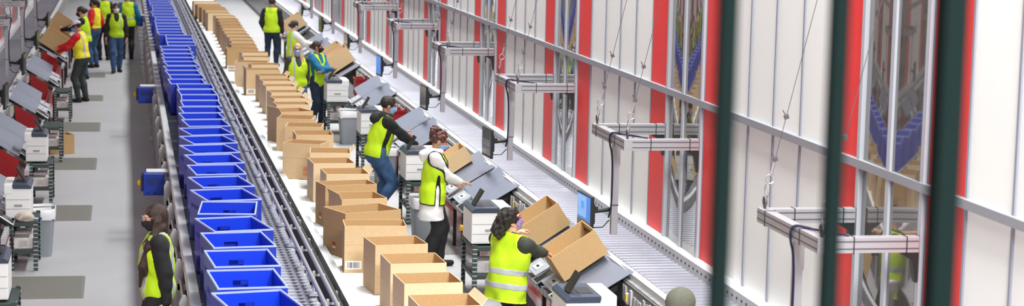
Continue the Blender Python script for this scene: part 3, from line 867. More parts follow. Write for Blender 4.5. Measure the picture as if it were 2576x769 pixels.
# front-left, front-right, back-left rim corners; options
BOX = [((1063, 772), (1207, 768), (1034, 741), 'pale', 'R', ''), ((1020, 714), (1162, 710), (995, 687), 'pale', '', 'c'), ((983, 664), (1123, 661), (964, 636.5), 'pale', '', ''),
 ((946, 617), (1075, 613), (929, 595), 'std', '', ''), ((867, 568), (1023, 568), (866, 552), 'std', '', 'l'), ((869, 537), (1009, 527), (822, 519), 'brown', '', 'm'),
 ((864, 501.5), (970, 498), (859, 483), 'std', 'L', ''), ((818.7, 467), (948.5, 462.5), (779, 456), 'brown', '', 'm'), ((824, 438), (927, 437), (814, 422), 'pale', 'R', ''),
 ((793, 411), (889, 410), (792, 396), 'pale', '', ''), ((784, 384), (877, 385), (778, 369), 'pale', 'R', ''), ((720, 359.5), (797, 363), (783, 348.7), 'std', '', 'r'),
 ((748, 339), (836, 339), (751, 327), 'std', '', ''), ((723, 318), (804, 319.5), (737, 308), 'std', '', ''), ((699, 298), (781, 300), (724.5, 288), 'std', '', ''),
 ((707, 282), (788, 279), (701, 272.7), 'std', 'L', ''), ((696, 263), (779.5, 262), (694, 254.6), 'pale', 'R', ''), ((692, 248), (771, 246), (686, 241), 'pale', 'R', ''),
 ((686, 233), (757, 231.5), (679, 225), 'pale', 'R', ''), ((672, 217.5), (742.5, 216.5), (665, 210.5), 'pale', 'R', ''), ((664, 204), (734, 203), (658, 196.8), 'pale', 'R', ''),
 ((655, 191), (722, 190), (650, 184), 'std', 'R', ''), ((620, 176), (704, 175.5), (618, 170), 'std', 'L', 'l'), ((637, 163), (697, 162.5), (632, 157), 'pale', '', ''),
 ((592, 155), (671, 158), (608, 149.5), 'pale', '', ''), ((614, 144), (677, 144), (612, 138.5), 'pale', '', ''), ((610, 133), (673.5, 132.5), (608, 127.5), 'pale', '', ''),
 ((570.5, 122.5), (650, 123), (572, 117), 'brown', '', 'l'), ((583, 113), (645, 112.6), (581, 108), 'brown', '', ''), ((583, 104), (640, 103.5), (581, 99), 'std', '', ''),
 ((580, 95.5), (634, 95), (578, 91), 'std', '', ''), ((571, 87), (627, 86.5), (569, 82.5), 'std', '', ''), ((566, 79), (620, 78.5), (564, 75), 'std', '', ''), ((562, 71), (614, 70.5), (560, 67), 'std', '', ''),
 ((559, 63.5), (608, 63), (557, 59.5), 'brown', '', ''), ((557, 56), (602, 55.5), (555, 52), 'brown', '', ''), ((553, 48), (597, 47.5), (551, 44.5), 'brown', '', ''), ((545, 41), (592, 40.5), (543, 37.5), 'pale', '', ''),
 ((524.6, 33.5), (579, 33), (522, 30), 'pale', '', ''), ((519, 26), (573, 25.5), (517, 23), 'std', '', ''), ((509, 19.5), (567, 19), (508, 16.5), 'brown', '', ''), ((497, 12.5), (557, 12), (495, 9.5), 'brown', '', ''), ((485, 4), (549, 4), (483, 1), 'pale', '', '')]
BH = .46
MATS = {'pale': card_pale, 'std': card, 'brown': card_brown}
prevs = []
for i, (fl, fr, bl, kind, fl_, opt) in enumerate(BOX):
    z = .80+BH
    a, b, c = atz(*fl, z), atz(*fr, z), atz(*bl, z)
    u = (b-a); w = min(.66, max(.5, u.length)); ang = math.atan2(u.y, u.x)
    dep = (c-a).length; dep = min(.52, max(.34, dep))
    if i in (5, 7, 11):
        dep = min(.55, (c-a).length) if i != 11 else .42
    if i > 15: dep = min(dep, .40); ang *= .5
    ux = Vector((math.cos(ang), math.sin(ang), 0)); uy = Vector((-ux.y, ux.x, 0))
    cen = (a+b)/2+uy*(dep/2)
    ext = dep/2*math.cos(ang)+w/2*abs(math.sin(ang))
    if prevs:
        py, pe = prevs[-1]
        if cen.y-ext < py+pe+.012 and i not in ():
            gap = py+pe+.012-(cen.y-ext)
            if gap < .3: cen.y += gap
            else: cen.y += gap
    prevs.append((cen.y, ext))
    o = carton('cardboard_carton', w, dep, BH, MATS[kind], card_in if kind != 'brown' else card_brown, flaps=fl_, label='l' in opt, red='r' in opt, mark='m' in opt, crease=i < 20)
    o.location = (cen.x, cen.y, .801); o.rotation_euler.z = ang
    o['group'] = 'open cardboard cartons on the conveyor'
    lab = 'open empty cardboard carton, %s from the front of the carton row' % ordinal(i) if i else 'nearest open cardboard carton, cut off by the bottom edge'
    if i == 4: lab = 'open cardboard carton squared to the camera with a white barcode label, fifth from the front'
    if i == 5: lab = 'darker cardboard carton turned askew with a red mark, sixth from the front'
    if i == 7: lab = 'darker askew cardboard carton with side marks, eighth from the front'
    if i == 11: lab = 'askew cardboard carton with red printed lines on its front, twelfth from the front'
    if i == 22: lab = 'cardboard carton with a white barcode label beside the blond person'
    if i == 27: lab = 'brown cardboard carton with a white label, twenty-eighth from the front'
    o['label'] = lab
# ---------------------------------------------------------------- packing stations
angle_m = stripes('slotted_angle', rgb(52, 68, 66), rgb(176, 184, 180), 2, 20, .22)
SLOPE = math.atan2(.265, .44)
PLC = {0: 'nearest', 1: 'second', 2: 'third', 3: 'fourth', 4: 'fifth', 5: 'sixth', 6: 'seventh', 7: 'eighth'}
def U(mirror, u): return AX-u if mirror else u

def chute(mirror, Y0, lab):
    org = (U(mirror, 4.2), Y0+1.4, 0)
    t = thing('sorting_chute', lab, 'chute', org, 0, 'grey packing chutes')
    top, bot = (4.725, 1.0), (4.275, .735)
    sx, sz = bot[0]-top[0], bot[1]-top[1]
    for (ya, za), (yb, zb) in (((-.05, -.02), (.75, -.05)), ((.75, -.05), (1.37, .02)), ((1.60, -.015), (2.15, -.045)), ((2.15, -.045), (2.87, .03))):
        m = MB(mirror)
        A = (top[0], Y0+ya, top[1]+za); B = (top[0], Y0+yb, top[1]+zb)
        m.plate([(A[0]+sx, A[1], A[2]+sz), A, B, (B[0]+sx, B[1], B[2]+sz)], .006)
        m.build('chute_plate', grey_tray, t, org)
    for ya, yb, zo in ((.80, 1.34, -.018), (1.62, 2.12, -.012)):     # end plate with its white switch, dark scanner window beside it
        m = MB(mirror); c = .16
        P = lambda f, y, dz=0: (bot[0]+sx*f, Y0+y, bot[1]+sz*f+zo+dz)
        m.plate([P(.34, ya), P(.0, ya), P(.0, yb), P(.34, yb)], .012); ep = m.build('end_plate', mat('end_plate', rgb(182, 186, 196), .4, .2), t, org)
        m = MB(mirror); ym = (ya+yb)/2
        m.plate([P(.26, ym-.10, .008), P(.08, ym-.10, .008), P(.08, ym+.10, .008), P(.26, ym+.10, .008)], .012); m.build('white_switch', white_paint, ep, (0, 0, 0) if False else org)
        m = MB(mirror); m.plate([P(.20, ym-.04, .011), P(.15, ym-.04, .011), P(.15, ym+.04, .011), P(.20, ym+.04, .011)], .006); m.build('switch_button', black_p, ep, org)
        y2 = ya-.50 if ya < 1 else ya-.26
        m = MB(mirror); m.plate([P(.40, y2+.02, -.03), P(.02, y2+.02, -.012), P(.02, ya-.03, -.012), P(.40, ya-.03, -.03)], .05); m.build('scanner_window', mat('scanner_black', rgb(28, 34, 34), .15), t, org)
        m = MB(mirror)
        q = [P(.42, y2, -.015), P(.0, y2, 0), P(.0, ya-.02, 0), P(.42, ya-.02, -.015), P(.42, y2, -.015)]
        m.tube(q, .009, 5); m.build('scanner_frame', alu, t, org)
    m = MB(mirror); m.box(4.13, 4.18, Y0-.5, Y0+2.85, .50, .57); m.build('support_beam', stripes('holed_beam', rgb(176, 178, 182), rgb(70, 72, 76), 1, 6, .1), t, org)
    for y in (Y0-.45, Y0+1.3, Y0+2.8):
        m = MB(mirror); m.box(4.135, 4.175, y, y+.04, 0, .5); m.build('support_leg', dark_metal, t, org)
    for y in (Y0+.1, Y0+1.5, Y0+2.7):
        m = MB(mirror); m.prism([(4.18, .50), (4.61, .77), (4.61, .83), (4.18, .57)], 1, y, y+.04); m.build('cross_brace', dark_metal, t, org)
    for yy_ in (Y0+.25, Y0+.42):
        m = MB(mirror); m.tube([(4.24, yy_+.2, .66), (4.12, yy_+.1, .60), (4.10, yy_, .42), (4.10, yy_+.03, .20), (4.13, yy_+.1, .06)], .008, 5); m.build('cable', cable_m, t, org, smooth=60)
    return t

def guard(mirror, Y0, lab):
    org = (U(mirror, 4.3), Y0+1, 0)
    t = thing('safety_barrier', lab, 'guard', org, 0, 'red guards under the chutes')
    for ya, yb in ((-1.9, -.02), (.02, 1.48), (1.52, 2.9)):
        if not mirror:
            m = MB(mirror); m.box(4.262, 4.272, Y0+ya, Y0+yb, .05, .30); m.build('clear_panel', pink_reflection, t, org)
            m = MB(mirror); m.box(4.262, 4.272, Y0+ya, Y0+yb, .302, .50); m.build('red_panel', mat('red_clear', rgb(214, 78, 76), .15, spec=.7), t, org)
        else:
            m = MB(mirror); m.box(4.262, 4.272, Y0+ya, Y0+yb, .05, .50); m.build('red_panel', red_m, t, org)
    if mirror:
        m = MB(mirror); m.prism([(4.27, .36), (4.60, .36), (4.60, .86), (4.27, .665)], 1, Y0-.10, Y0-.085); m.build('red_end_plate', red_m, t, org)
    m = MB(mirror); m.box(4.262, 4.30, Y0-1.9, Y0+2.9, 0, .045); m.build('base_channel', galv, t, org)
    return t

def red_bin(Y, lab):
    t = thing('red_bin', lab, 'bin', (4.55, Y, .5), 0, 'red boxes under the conveyor')
    m = MB(); openbox(m, .22, .42, .34, .012); m.build('shell', [red_m, red_m, red_m], t)
    m = MB(); ring(m, .25, .45, .03, .30, .34); m.build('rim', red_m, t)
    m = MB(); m.box(-.11, .14, -.03, .03, -.03, 0); m.build('hanger', dark_metal, t)

def hanger(mirror, M, lab, tall=True):
    org = (U(mirror, 4.825), M, 2.09)
    t = thing('hanging_frame', lab, 'frame', org, 0, 'hanging monitor frames')
    z = 2.09; h = .056
    def beam(nm, x0, x1, y0, y1, z0, z1, ax):
        m = MB(mirror); m.box(x0, x1, y0, y1, z0, z1); b = m.build(nm, alu, t, org, bevel=.004)
        for dz in (-.026, .026):
            m = MB(mirror); zc = (z0+z1)/2+dz
            if ax == 'x': m.box(x0+.005, x1-.005, y0-.002, y1+.002, zc-.005, zc+.005)
            else: m.box(x0-.002, x1+.002, y0+.005, y1-.005, zc-.005, zc+.005)
            m.build('groove', alu_dark, b, org)
        for f in (.28, .86):
            m = MB(mirror)
            if ax == 'x':
                xx = x0+(x1-x0)*f; m.box(xx-.004, xx+.004, y0-.004, y1+.004, z0-.004, z1+.004)
            else:
                xx = y0+(y1-y0)*f; m.box(x0-.004, x1+.004, xx-.004, xx+.004, z0-.004, z1+.004)
            m.build('cable_tie', cable_m, b, org)
        return b
    beam('arm', 4.865, 5.545, M-.70, M-.61, z-h, z+h, 'x'); beam('arm', 4.865, 5.545, M+.60, M+.69, z-h, z+h, 'x')
    beam('crossbar', 4.785, 4.865, M-.70, M+.70, z-h, z+h, 'y')
    for y in (M-.66, M+.64):
        m = MB(mirror); m.prism([(5.40, z-h), (5.545, z-h), (5.545, z-h-.22), (5.53, z-h-.22), (5.50, z-h-.06)], 1, y-.03, y+.03); m.build('corner_bracket', black_p, t, org)
        m = MB(mirror); m.torus((4.825, y, z+h+.055), .034, .010, 0); m.tube([(4.825, y, z+h-.005), (4.825, y, z+h+.022)], .012, 6); m.build('eye_bolt', alu_dark, t, org, smooth=60)
        m = MB(mirror); a = Vector((4.825, y, z+h+.085)); b = Vector((5.50, y-.05, 5.2)); d = (b-a)
        m.tube([a+d*.10, b], .003, 5); w = m.build('wire_rope', alu_dark, t, org)
        for f0, f1 in ((.0, .035), (.035, .06)):
            m = MB(mirror); c = a+d*((f0+f1)/2); r = d.length*(f1-f0)/2
            m.torus(tuple(c), r*.9, .006, 0 if f0 == 0 else 1, 10, 5); m.build('shackle', alu, w, org)
        m = MB(mirror); m.tube([a+d*.06, a+d*.10], .011, 6); m.build('turnbuckle', alu, w, org)
        for f0 in (.10, .21):
            m = MB(mirror); c = a+d*f0; m.obox(c, (.016, 0, .006), (0, .012, 0), (-.006, 0, .016)); m.tube([c, c+Vector((-.03, 0, .05))], .004, 4); m.build('wire_clamp', alu_dark, w, org)
    y = M-.07
    m = MB(mirror); m.box(4.8255, 4.89, y-.035, y+.035, 1.10, z-h); p = m.build('drop_post', alu, t, org, bevel=.004)
    m = MB(mirror); m.box(4.825, 4.895, y-.006, y+.006, 1.11, z-h); m.build('groove', alu_dark, p, org)
    m = MB(mirror); m.box(4.89, 4.905, y-.02, y+.02, 1.8, 2.0); m.build('post_bracket', alu, t, org)
    m = MB(mirror); pts = [(4.845, y-.3, z+h+.012), (4.775, y-.12, z+h+.015), (4.77, y-.05, z-.02), (4.82, y-.045, 1.9), (4.82, y-.045, 1.4), (4.79, y-.05, 1.28)]
    m.tube(chaikin(pts), .010, 6); m.build('cable', mat('navy_cable', rgb(30, 30, 62), .5), t, org, smooth=60)
    m = MB(mirror); m.tube(chaikin([(4.845, y-.3, z+h+.012), (4.885, y-.5, z+h+.022), (5.03, M-.66, z+h+.010)]), .009, 6); m.build('cable', mat('navy_cable', rgb(30, 30, 62), .5), t, org, smooth=60)
    m = MB(mirror); m.box(4.8251, 4.894, y-.041, y+.041, 1.40, 1.408); m.build('cable_tie', cable_m, p, org)
    return t

def monitor(mirror, M, lab, on, screen):
    y = M-.07+.03
    org = (U(mirror, 4.57), y, 1.33)
    t = thing('monitor', lab, 'monitor', org, math.radians(3) if not mirror else math.radians(-3), 'monitors on the hanging frames')
    s = -1 if not mirror else 1                                     # screen looks to the aisle
    w, h = .25, .185
    def B(x0, x1, y0, y1, z0, z1): return (min(s*x0, s*x1), max(s*x0, s*x1), y0, y1, z0, z1)
    m = MB(); m.box(*B(-.018, .018, -w, w, -h, h)); m.build('housing', black_p, t, bevel=.010)
    m = MB(); m.prism([(s*-.018, -h*.7), (s*-.05, -h*.5), (s*-.05, h*.5), (s*-.018, h*.75)], 1, -w*.7, w*.7); m.build('back_cover', black_p, t)
    m = MB(); m.box(*B(.018, .0205, -w+.016, w-.016, -h+.035, h-.016)); sc_ = m.build('screen', screen, t)
    if on:
        for (ya, yb, za, zb, mm) in on:
            m = MB(); m.box(*B(.0205, .0212, -w+.016+ya*(2*w-.032), -w+.016+yb*(2*w-.032), -h+.035+za*(2*h-.051), -h+.035+zb*(2*h-.051))); m.build('window_area', mm, sc_)
    m = MB(); m.box(*B(.018, .0206, -w+.30, w-.02, -h+.030, -h+.048)); m.build('label_strip', mat('label_grey', rgb(190, 190, 180), .5), t)
    m = MB(); m.tube([(s*-.05, 0, .0), (s*-.253, 0, .02)], .022, 8); m.obox((s*-.09, 0, .03), (.035, 0, 0), (0, .02, 0), (0, 0, .02)); m.tube([(s*-.085, 0, .04), (s*-.075, 0, .08)], .012, 6); m.build('swivel_arm', black_p, t, smooth=40)
    m = MB(); m.tube([(s*-.04, -.02, -.11), (s*-.08, -.03, -.16), (s*-.18, -.01, -.16), (s*-.25, .0, -.09)], .006, 6); m.build('cable', cable_m, t, smooth=60)
    return t

def printer(mirror, x, y, lab, z=.581, W_=.45):
    t = thing('label_printer', lab, 'printer', (x, y, z), 0, 'white printers on the stands')
    s = -1 if mirror else 1
    def B(x0, x1, *r):
        a, b = s*(x0-W_/2), s*(x1-W_/2); return (min(a, b), max(a, b))+r
    m = MB(); m.box(*B(0, W_-.005, 0, .60, .02, .385)); m.build('body', printer_w, t, bevel=.018)
    m = MB(); m.prism([(s*(0-W_/2)-s*.004, .37), (s*(W_*.69-W_/2), .37), (s*(W_*.69-W_/2), .43), (s*(.04-W_/2), .43), (s*(-W_/2)-s*.004, .40)], 1, -.012, .60); tc = m.build('top_cover', printer_d, t, bevel=.008)
    m = MB(); m.box(*B(W_*.3, W_*.6, .12, .40, .428, .434)); m.build('paper_slot', black_p, tc)
    m = MB(); m.box(*B(W_*.70, W_+.01, -.004, .60, .30, .43)); m.build('side_cover', printer_w, t, bevel=.02)
    m = MB(); a = s*(.06-W_/2); b = s*(.16-W_/2)
    m.plate([(a, .12, .43), (a, .30, .43), (b, .30, .60), (b, .12, .60)], .022); m.build('output_flap', black_p, t)
    for zz in (.13, .24): m = MB(); m.box(*B(.01, W_-.02, -.003, .004, zz, zz+.005)); m.build('drawer_seam', mat('seam_grey', rgb(150, 152, 156), .6), t)
    m = MB(); m.box(*B(W_*.34, W_*.64, -.006, .004, .16, .185)); m.build('drawer_grip', mat('seam_grey', rgb(150, 152, 156), .6), t)
    for a_ in (.05, W_-.09):
        for b_ in (.05, .52): m = MB(); m.box(*B(a_, a_+.04, b_, b_+.04, 0, .02)); m.build('foot', black_p, t)
    return t

def stand(mirror, x, y, lab, w=.44):
    t = thing('printer_stand', lab, 'stand', (x, y, 0), 0, 'slotted angle stands')
    d = .80
    for sx in (-1, 1):
        for yy_ in (0, d):
            q = 1 if yy_ == 0 else -1; x0 = sx*w/2; m = MB()
            m.prism([(x0, yy_), (x0-sx*.05, yy_), (x0-sx*.05, yy_+q*.005), (x0-sx*.005, yy_+q*.005), (x0-sx*.005, yy_+q*.05), (x0, yy_+q*.05)], 2, 0, .60); m.build('leg', angle_m, t)
    for z in (.26, .58):
        m = MB(); m.box(-w/2+.006, w/2-.006, .006, d-.006, z-.045, z); m.build('shelf', slot_green, t)
    return t

def paper_pack(x, y, z, w, d, h, lab, group=None):
    t = thing('paper_pack', lab, 'paper', (x, y, z), 0, group)
    m = MB(); m.box(-w/2, w/2, -d/2, d/2, 0, h); m.build('wrapped_ream', mat('wrapped_paper', rgb(222, 214, 214), .35, noise=.15, nscale=25, bump=.5, bscale=30), t, bevel=.012)
    m = MB(); m.box(-w*.2, w*.15, -d/2-.003, -d/2+.001, h*.2, h*.75); m.build('pack_label', mat('label_grey', rgb(190, 190, 180), .5), t)

def trash_bin(x, y, lab, w=.36, d=.46, h=.58):
    t = thing('trash_bin', lab, 'bin', (x, y, 0), 0, 'grey trash bins')
    m = MB(); o = []
    for z, k in ((0, .78), (h, 1.0), (h, .95), (.02, .74)):
        r = .05; a, b = w/2*k-r, d/2*k-r; ringp = []
        for cx, cy, a0 in ((a, b, 0), (-a, b, 90), (-a, -b, 180), (a, -b, 270)):
            for j in range(4):
                tt = math.radians(a0+30*j); ringp.append((cx+r*math.cos(tt), cy+r*math.sin(tt), z))
        o.append(ringp)
    n = 16; vs = [p for q in o for p in q]
    fs = [(i*n+j, i*n+(j+1) % n, (i+1)*n+(j+1) % n, (i+1)*n+j) for i in range(3) for j in range(n)]+[tuple(range(n))[::-1], tuple(range(3*n, 4*n))]
    m.add(vs, fs); m.build('shell', grey_plastic, t, smooth=40)
    m = MB(); rnd = random.Random(int(y*10)); o = []
    for z, k in ((h-.10, 1.03), (h+.005, 1.05), (h+.03, 1.0), (h-.06, .9)):
        r = .05; a, b = w/2*k-r, d/2*k-r; ringp = []
        for cx, cy, a0 in ((a, b, 0), (-a, b, 90), (-a, -b, 180), (a, -b, 270)):
            for j in range(4):
                tt = math.radians(a0+30*j); ringp.append((cx+r*math.cos(tt), cy+r*math.sin(tt), z+.012*rnd.uniform(-1, 1)))
        o.append(ringp)
    vs = [p for q in o for p in q]; m.add(vs, fs[:-2]); m.build('liner', clear_bag, t, smooth=70)

# ---- right side
desk_blue = mat('screen_blue', rgb(40, 110, 190), .3, emit=(rgb(40, 110, 190), .9))
scr_dark = mat('screen_dark', rgb(60, 62, 60), .15)
scr_pane = mat('screen_pale', rgb(120, 160, 210), .3, emit=(rgb(110, 160, 215), .8))
scr_brown = mat('screen_brown', rgb(90, 80, 66), .3, emit=(rgb(90, 80, 66), .6))
WHO = ['holding two tilted cartons by the curly haired person', 'in front of the person in the white coat', 'in front of the person in the black hoodie', 'beyond the person in the black hoodie',
       'in front of the person in teal', 'farther up the right aisle', 'seventh and last along the right aisle']
for k in range(7):
    Y0 = MULL[k+3]-1.4
    chute(False, Y0, 'grey packing chute on the right, '+WHO[k])
    if k < 6: guard(False, Y0, 'red and clear guard panels under the right chute '+['nearest the camera', 'beside the person in the white coat', 'by the person in the black hoodie', 'fourth from the camera', 'fifth from the camera', 'sixth from the camera'][k])
for k in range(5): red_bin(MULL[k+3]-2.85, 'red plastic box under the right conveyor, %s from the camera' % PLC[k])
for k in range(1, 9):
    M = MULL[k+1]
    hanger(False, M, 'aluminium frame hanging on wires by the right wall, %s from the camera' % PLC[k-1])
    if k == 1: continue
    if k == 2:
        on = ((.30, .98, .30, .97, scr_pane), (.05, .28, .30, .97, desk_blue), (.0, 1, 0, .22, scr_brown), (.45, .7, .55, .8, desk_blue)); sm = desk_blue; lb = 'black monitor with a lit blue screen, nearest on the right'
    elif k == 3: on = ((.1, .9, .35, .6, mat('screen_grey', rgb(150, 160, 170), .2)),); sm = mat('screen_mid', rgb(120, 126, 130), .15); lb = 'black monitor with a grey reflecting screen, second on the right'
    elif k == 5: on = (); sm = desk_blue; lb = 'black monitor with a dim blue screen, fourth on the right'
    else: on = (); sm = scr_dark; lb = 'dark monitor on the right aisle, %s from the camera' % PLC[k-2]
    monitor(False, M, lb, on, sm)
for i, (x, y) in enumerate(((3.80, 17.0), (3.81, 22.0), (3.75, 27.0), (3.73, 32.2), (3.67, 37.2))):
    nm = ['at the bottom edge', 'behind the curly haired person', 'behind the person in the white coat', 'behind the person in the black hoodie', 'beside the person in teal'][i]
    w = .39 if i > 2 else .44
    printer(False, x+w/2, y+.05, 'white printer with navy top on a stand, '+nm, W_=w+.01)
    stand(False, x+w/2, y-.05, 'dark slotted angle stand under the white printer '+nm, w)
    paper_pack(x+w/2, y+.25, .261, .30, .30, .14, 'wrapped paper packs on the stand shelf '+nm)
for i, (x, y) in enumerate(((3.80, 25.6), (3.93, 30.7), (3.93, 35.9))):
    trash_bin(x, y, 'grey trash bin with a clear liner, '+['behind the white coat', 'behind the legs of the person in the hoodie', 'standing before the printer of the person in teal'][i])
def floor_mat(x0, x1, y0, y1, lab):
    m = MB(); b = .03
    m.add([(x0, y0, .001), (x1, y0, .001), (x1, y1, .001), (x0, y1, .001), (x0+b, y0+b, .014), (x1-b, y0+b, .014), (x1-b, y1-b, .014), (x0+b, y1-b, .014)], [(3, 2, 1, 0), (4, 5, 6, 7), (0, 1, 5, 4), (1, 2, 6, 5), (2, 3, 7, 6), (3, 0, 4, 7)])
    c = ((x0+x1)/2, (y0+y1)/2, 0)
    o = m.build('floor_mat', mat_m, None, c); o.location = c
    tag(o, lab, 'mat', 'grey floor mats')
for i in range(4):
    y = MULL[i+3]-1.3; floor_mat(3.30, 4.10, y+.55, y+1.85, 'grey floor mat under the feet on the right aisle, %s from the camera' % PLC[i])
t = thing('emergency_stop', 'yellow emergency stop with red base beside the white printer', 'switch', (3.87, 22.70, .641))
m = MB(); m.box(-.03, .04, -.03, .03, -.06, 0); m.build('red_base', red_m, t, bevel=.006)
m = MB(); m.lathe([(.03, 0), (.045, .01), (.045, .05), (.03, .06)], (0, 0, 0), 10); m.build('yellow_housing', orange_y, t, smooth=40)
m = MB(); m.tube([(-.03, 0, .03), (-.09, 0, .04)], [.03, .036], 10); m.build('push_button', orange_y, t, smooth=40)

def tilted(mirror, u, y, w, d, h, lab, kind='brown', extra=0.):
    th_ = SLOPE+.04
    o = carton('tilted_carton', w, d, h, MATS[kind], card if kind == 'std' else card_brown, crease=False)
    z = 1.0+(u-4.725)*(.265/.45)
    s = 1 if not mirror else -1
    n = Vector((-math.sin(th_)*s, 0, math.cos(th_)))
    p = Vector((U(mirror, u), y, z))+n*(.022+extra)
    o.location = p; o.rotation_euler = (0, -th_*s, 0)
    o['label'] = lab; o['category'] = 'box'; o['group'] = 'cartons tilted on the chutes'
    return o
tilted(False, 4.475, 19.44, .52, .56, .275, 'open cardboard carton under the right hand of the curly haired person')
tilted(False, 4.475, 21.17, .52, .56, .275, 'open cardboard carton on the nearest chute, farther of its two cartons')
tilted(False, 4.40, 26.75, .46, .46, .22, 'small cardboard carton on the far half of the chute by the white coat person', 'std')
tilted(False, 4.46, 42.0, .56, .60, .34, 'large cardboard carton on the chute in front of the person in teal', 'std')
tilted(False, 4.46, 43.2, .50, .56, .34, 'cardboard carton just behind the large carton by the person in teal', 'std')
tilted(False, 4.44, 53.2, .56, .60, .34, 'cardboard carton far up the right aisle by the dark haired person', 'std')
# ---- left side
LS = [17.9, 23.4, 28.9, 34.3, 39.9, 45.5, 51.2]
LN = ['cut off at the left edge', 'lowest one in full view', 'third up the left edge', 'fourth up the left edge', 'just below the worker in red', 'under the carton of the worker in red', 'farthest in view']
for k, Y0 in enumerate(LS):
    if k: chute(True, Y0, 'grey sloping packing chute on the left, '+LN[k])
    guard(True, Y0, 'red guard panels under the left chute, '+LN[k])
LM = [31.1, 36.7, 42.3, 48.4]
for k, M in enumerate(LM):
    hanger(True, M, 'aluminium frame with drop post by the left wall, %s up the left edge' % ['first', 'second', 'third', 'fourth'][k])
    monitor(True, M, 'dark monitor seen edge on at the left, %s up the left edge' % ['first', 'second', 'third', 'fourth'][k], (), scr_dark)
for i, (y, px_) in enumerate(((19.2, 1), (23.9, 1), (28.9, 1), (33.4, 0), (39.2, 0))):
    nm = ['cut off by the lower left corner', 'beside the grey trash bin', 'third up the left side', 'with the carton under it', 'behind the worker in red'][i]
    x = -1.16
    stand(True, x, y, 'dark slotted angle stand on the left, '+nm, .32)
    if px_: printer(True, x-.07, y+(.19 if i else .1), 'white printer on a left hand stand, '+['at the lower left corner', 'behind the crumpled bag', 'third up the left side'][i], W_=.30)
    for j in range(2): paper_pack(x, y+.20+.30*j, .261, .24, .26, .13+.03*j, 'wrapped paper pack under the left stand %s, %s one' % (nm, ['front', 'back'][j]))
trash_bin(-1.02, 25.05, 'grey trash bin with a clear liner on the left, beside the slotted stand', .36, .46, .56)
for i, (a, b) in enumerate(((750, 695), (555, 517), (427, 398), (331, 309), (254, 240), (195, 183))):
    y0, y1 = atz(200, a, 0).y, atz(200, b, 0).y
    floor_mat(-1.32, -.45, y0, y1, 'grey rubber floor mat in the left aisle, %s from the camera' % PLC[i])
o = carton('cardboard_carton', .42, .40, .32, card_brown, card_brown, crease=False); o.location = (-1.10, 34.7, .003); o.rotation_euler.z = .35
tag(o, 'brown cardboard carton on the floor under a left stand', 'box')
t = thing('paper_bag', 'crumpled pale bag lying on top of the left stand', 'bag', (-1.15, 24.0, .58))
v, q = surf(wrinkle(union([ell((0, 0, .05), (.10, .07, .06)), ell((.04, .02, .04), (.07, .05, .05))], .03), .012, 40, 2), (-.25, -.25, .002), (.25, .25, .2), .01)
m = MB(); m.add(v.tolist(), q.tolist()); m.build('bag', mat('bag_paper', rgb(190, 178, 166), .5), t, smooth=40)
t = thing('marker_pen', 'blue capped marker beside the crumpled bag', 'pen', (-1.03, 24.12, .593))
m = MB(); m.tube([(-.06, 0, 0), (.03, 0, 0)], .012, 8); m.build('barrel', white_paint, t, smooth=50)
m = MB(); m.tube([(.03, 0, 0), (.07, 0, 0)], .013, 8); m.build('pen_cap', motor_b, t, smooth=50)
for k in range(1, 4):
    pass
tilted(True, 4.46, 46.3, .56, .60, .34, 'cardboard carton tilted on the left chute in front of the worker in red', 'brown')
tilted(True, 4.46, 47.6, .56, .60, .34, 'cardboard carton with tape on the left chute, behind the one by the worker in red', 'brown')
tilted(True, 4.46, 52.2, .56, .60, .34, 'farthest cardboard carton on the left chutes', 'brown')
# ---------------------------------------------------------------- people
R_ = math.radians
def L(loc, rz, p): return to_local(loc, rz, p)
def P(label, px, Y, rz, **k):
    x = aty(px, 300, Y).x; loc = (x, Y, 0.)
    rz = R_(rz)
    if 'hw' in k:                                        # hand targets given in world metres
        k['hands'] = {q: L(loc, rz, v) for q, v in k.pop('hw').items()}
    if 'pw' in k:
        d = {}
        for q, v in k.pop('pw').items():
            f = lambda w: L((0, 0, 0), rz, w)
            d[q] = (f(v[0]), f(v[1]) if v[1] else None, v[2])
        k['palm'] = d
    return person(label, loc, rz, **k)
# curly haired person holding the cartons
P('person with dark curly bun in yellow striped vest gripping the tilted carton', 1283, 19.05, -60, H=1.64, h=.011, lean=.12, drop=.185,
  hw={'R': (4.08, 19.34, .985), 'L': (3.98, 19.85, 1.13)}, elbow={'R': (.55, -.2, -.75), 'L': (-.6, 0, -.6)},
  pw={'R': ((.45, .1, -.85), (.75, .45, -.40), .55), 'L': ((.5, .2, -.8), (.6, .4, .1), .6)},
  head=(R_(-22), R_(24), 0), skin=skinA, top=olive_c, hem=.46, pants=black_c, vest=lime, vest_hem=.445, vlong=(1, 0), stripes=((.155, .029), (.013, .029)),
  hair=hair_blk, hair_kind='bun', mask=floral, glasses=mat('red_frames', rgb(130, 20, 40), .4), wide=1.34, trim=mat('lime_piping', rgb(220, 250, 60), .6))
# white coat
P('person in white coat and yellow vest with black piping touching the grey chute', 1092, 23.85, -96, H=1.66, h=.011, lean=.06,
  hw={'R': (3.97, 23.92, 1.035), 'L': (3.92, 24.2, 1.0)}, elbow={'R': (.35, -.7, -.6), 'L': (-.4, -.6, -.6)},
  pw={'R': ((.05, .1, -1), (.98, .1, -.12), .35)}, head=(R_(2), R_(-12), 0), skin=skinB, top=white_c, hem=.345, coat=True, hood=white_c, pants=black_c, vest=lime, vest_hem=.46, trim=piping,
  hair=hair_red, hair_kind='topbun', mask=ltblue, mask_low=.028, feet={'R': (.09, -.06), 'L': (-.10, .10)})
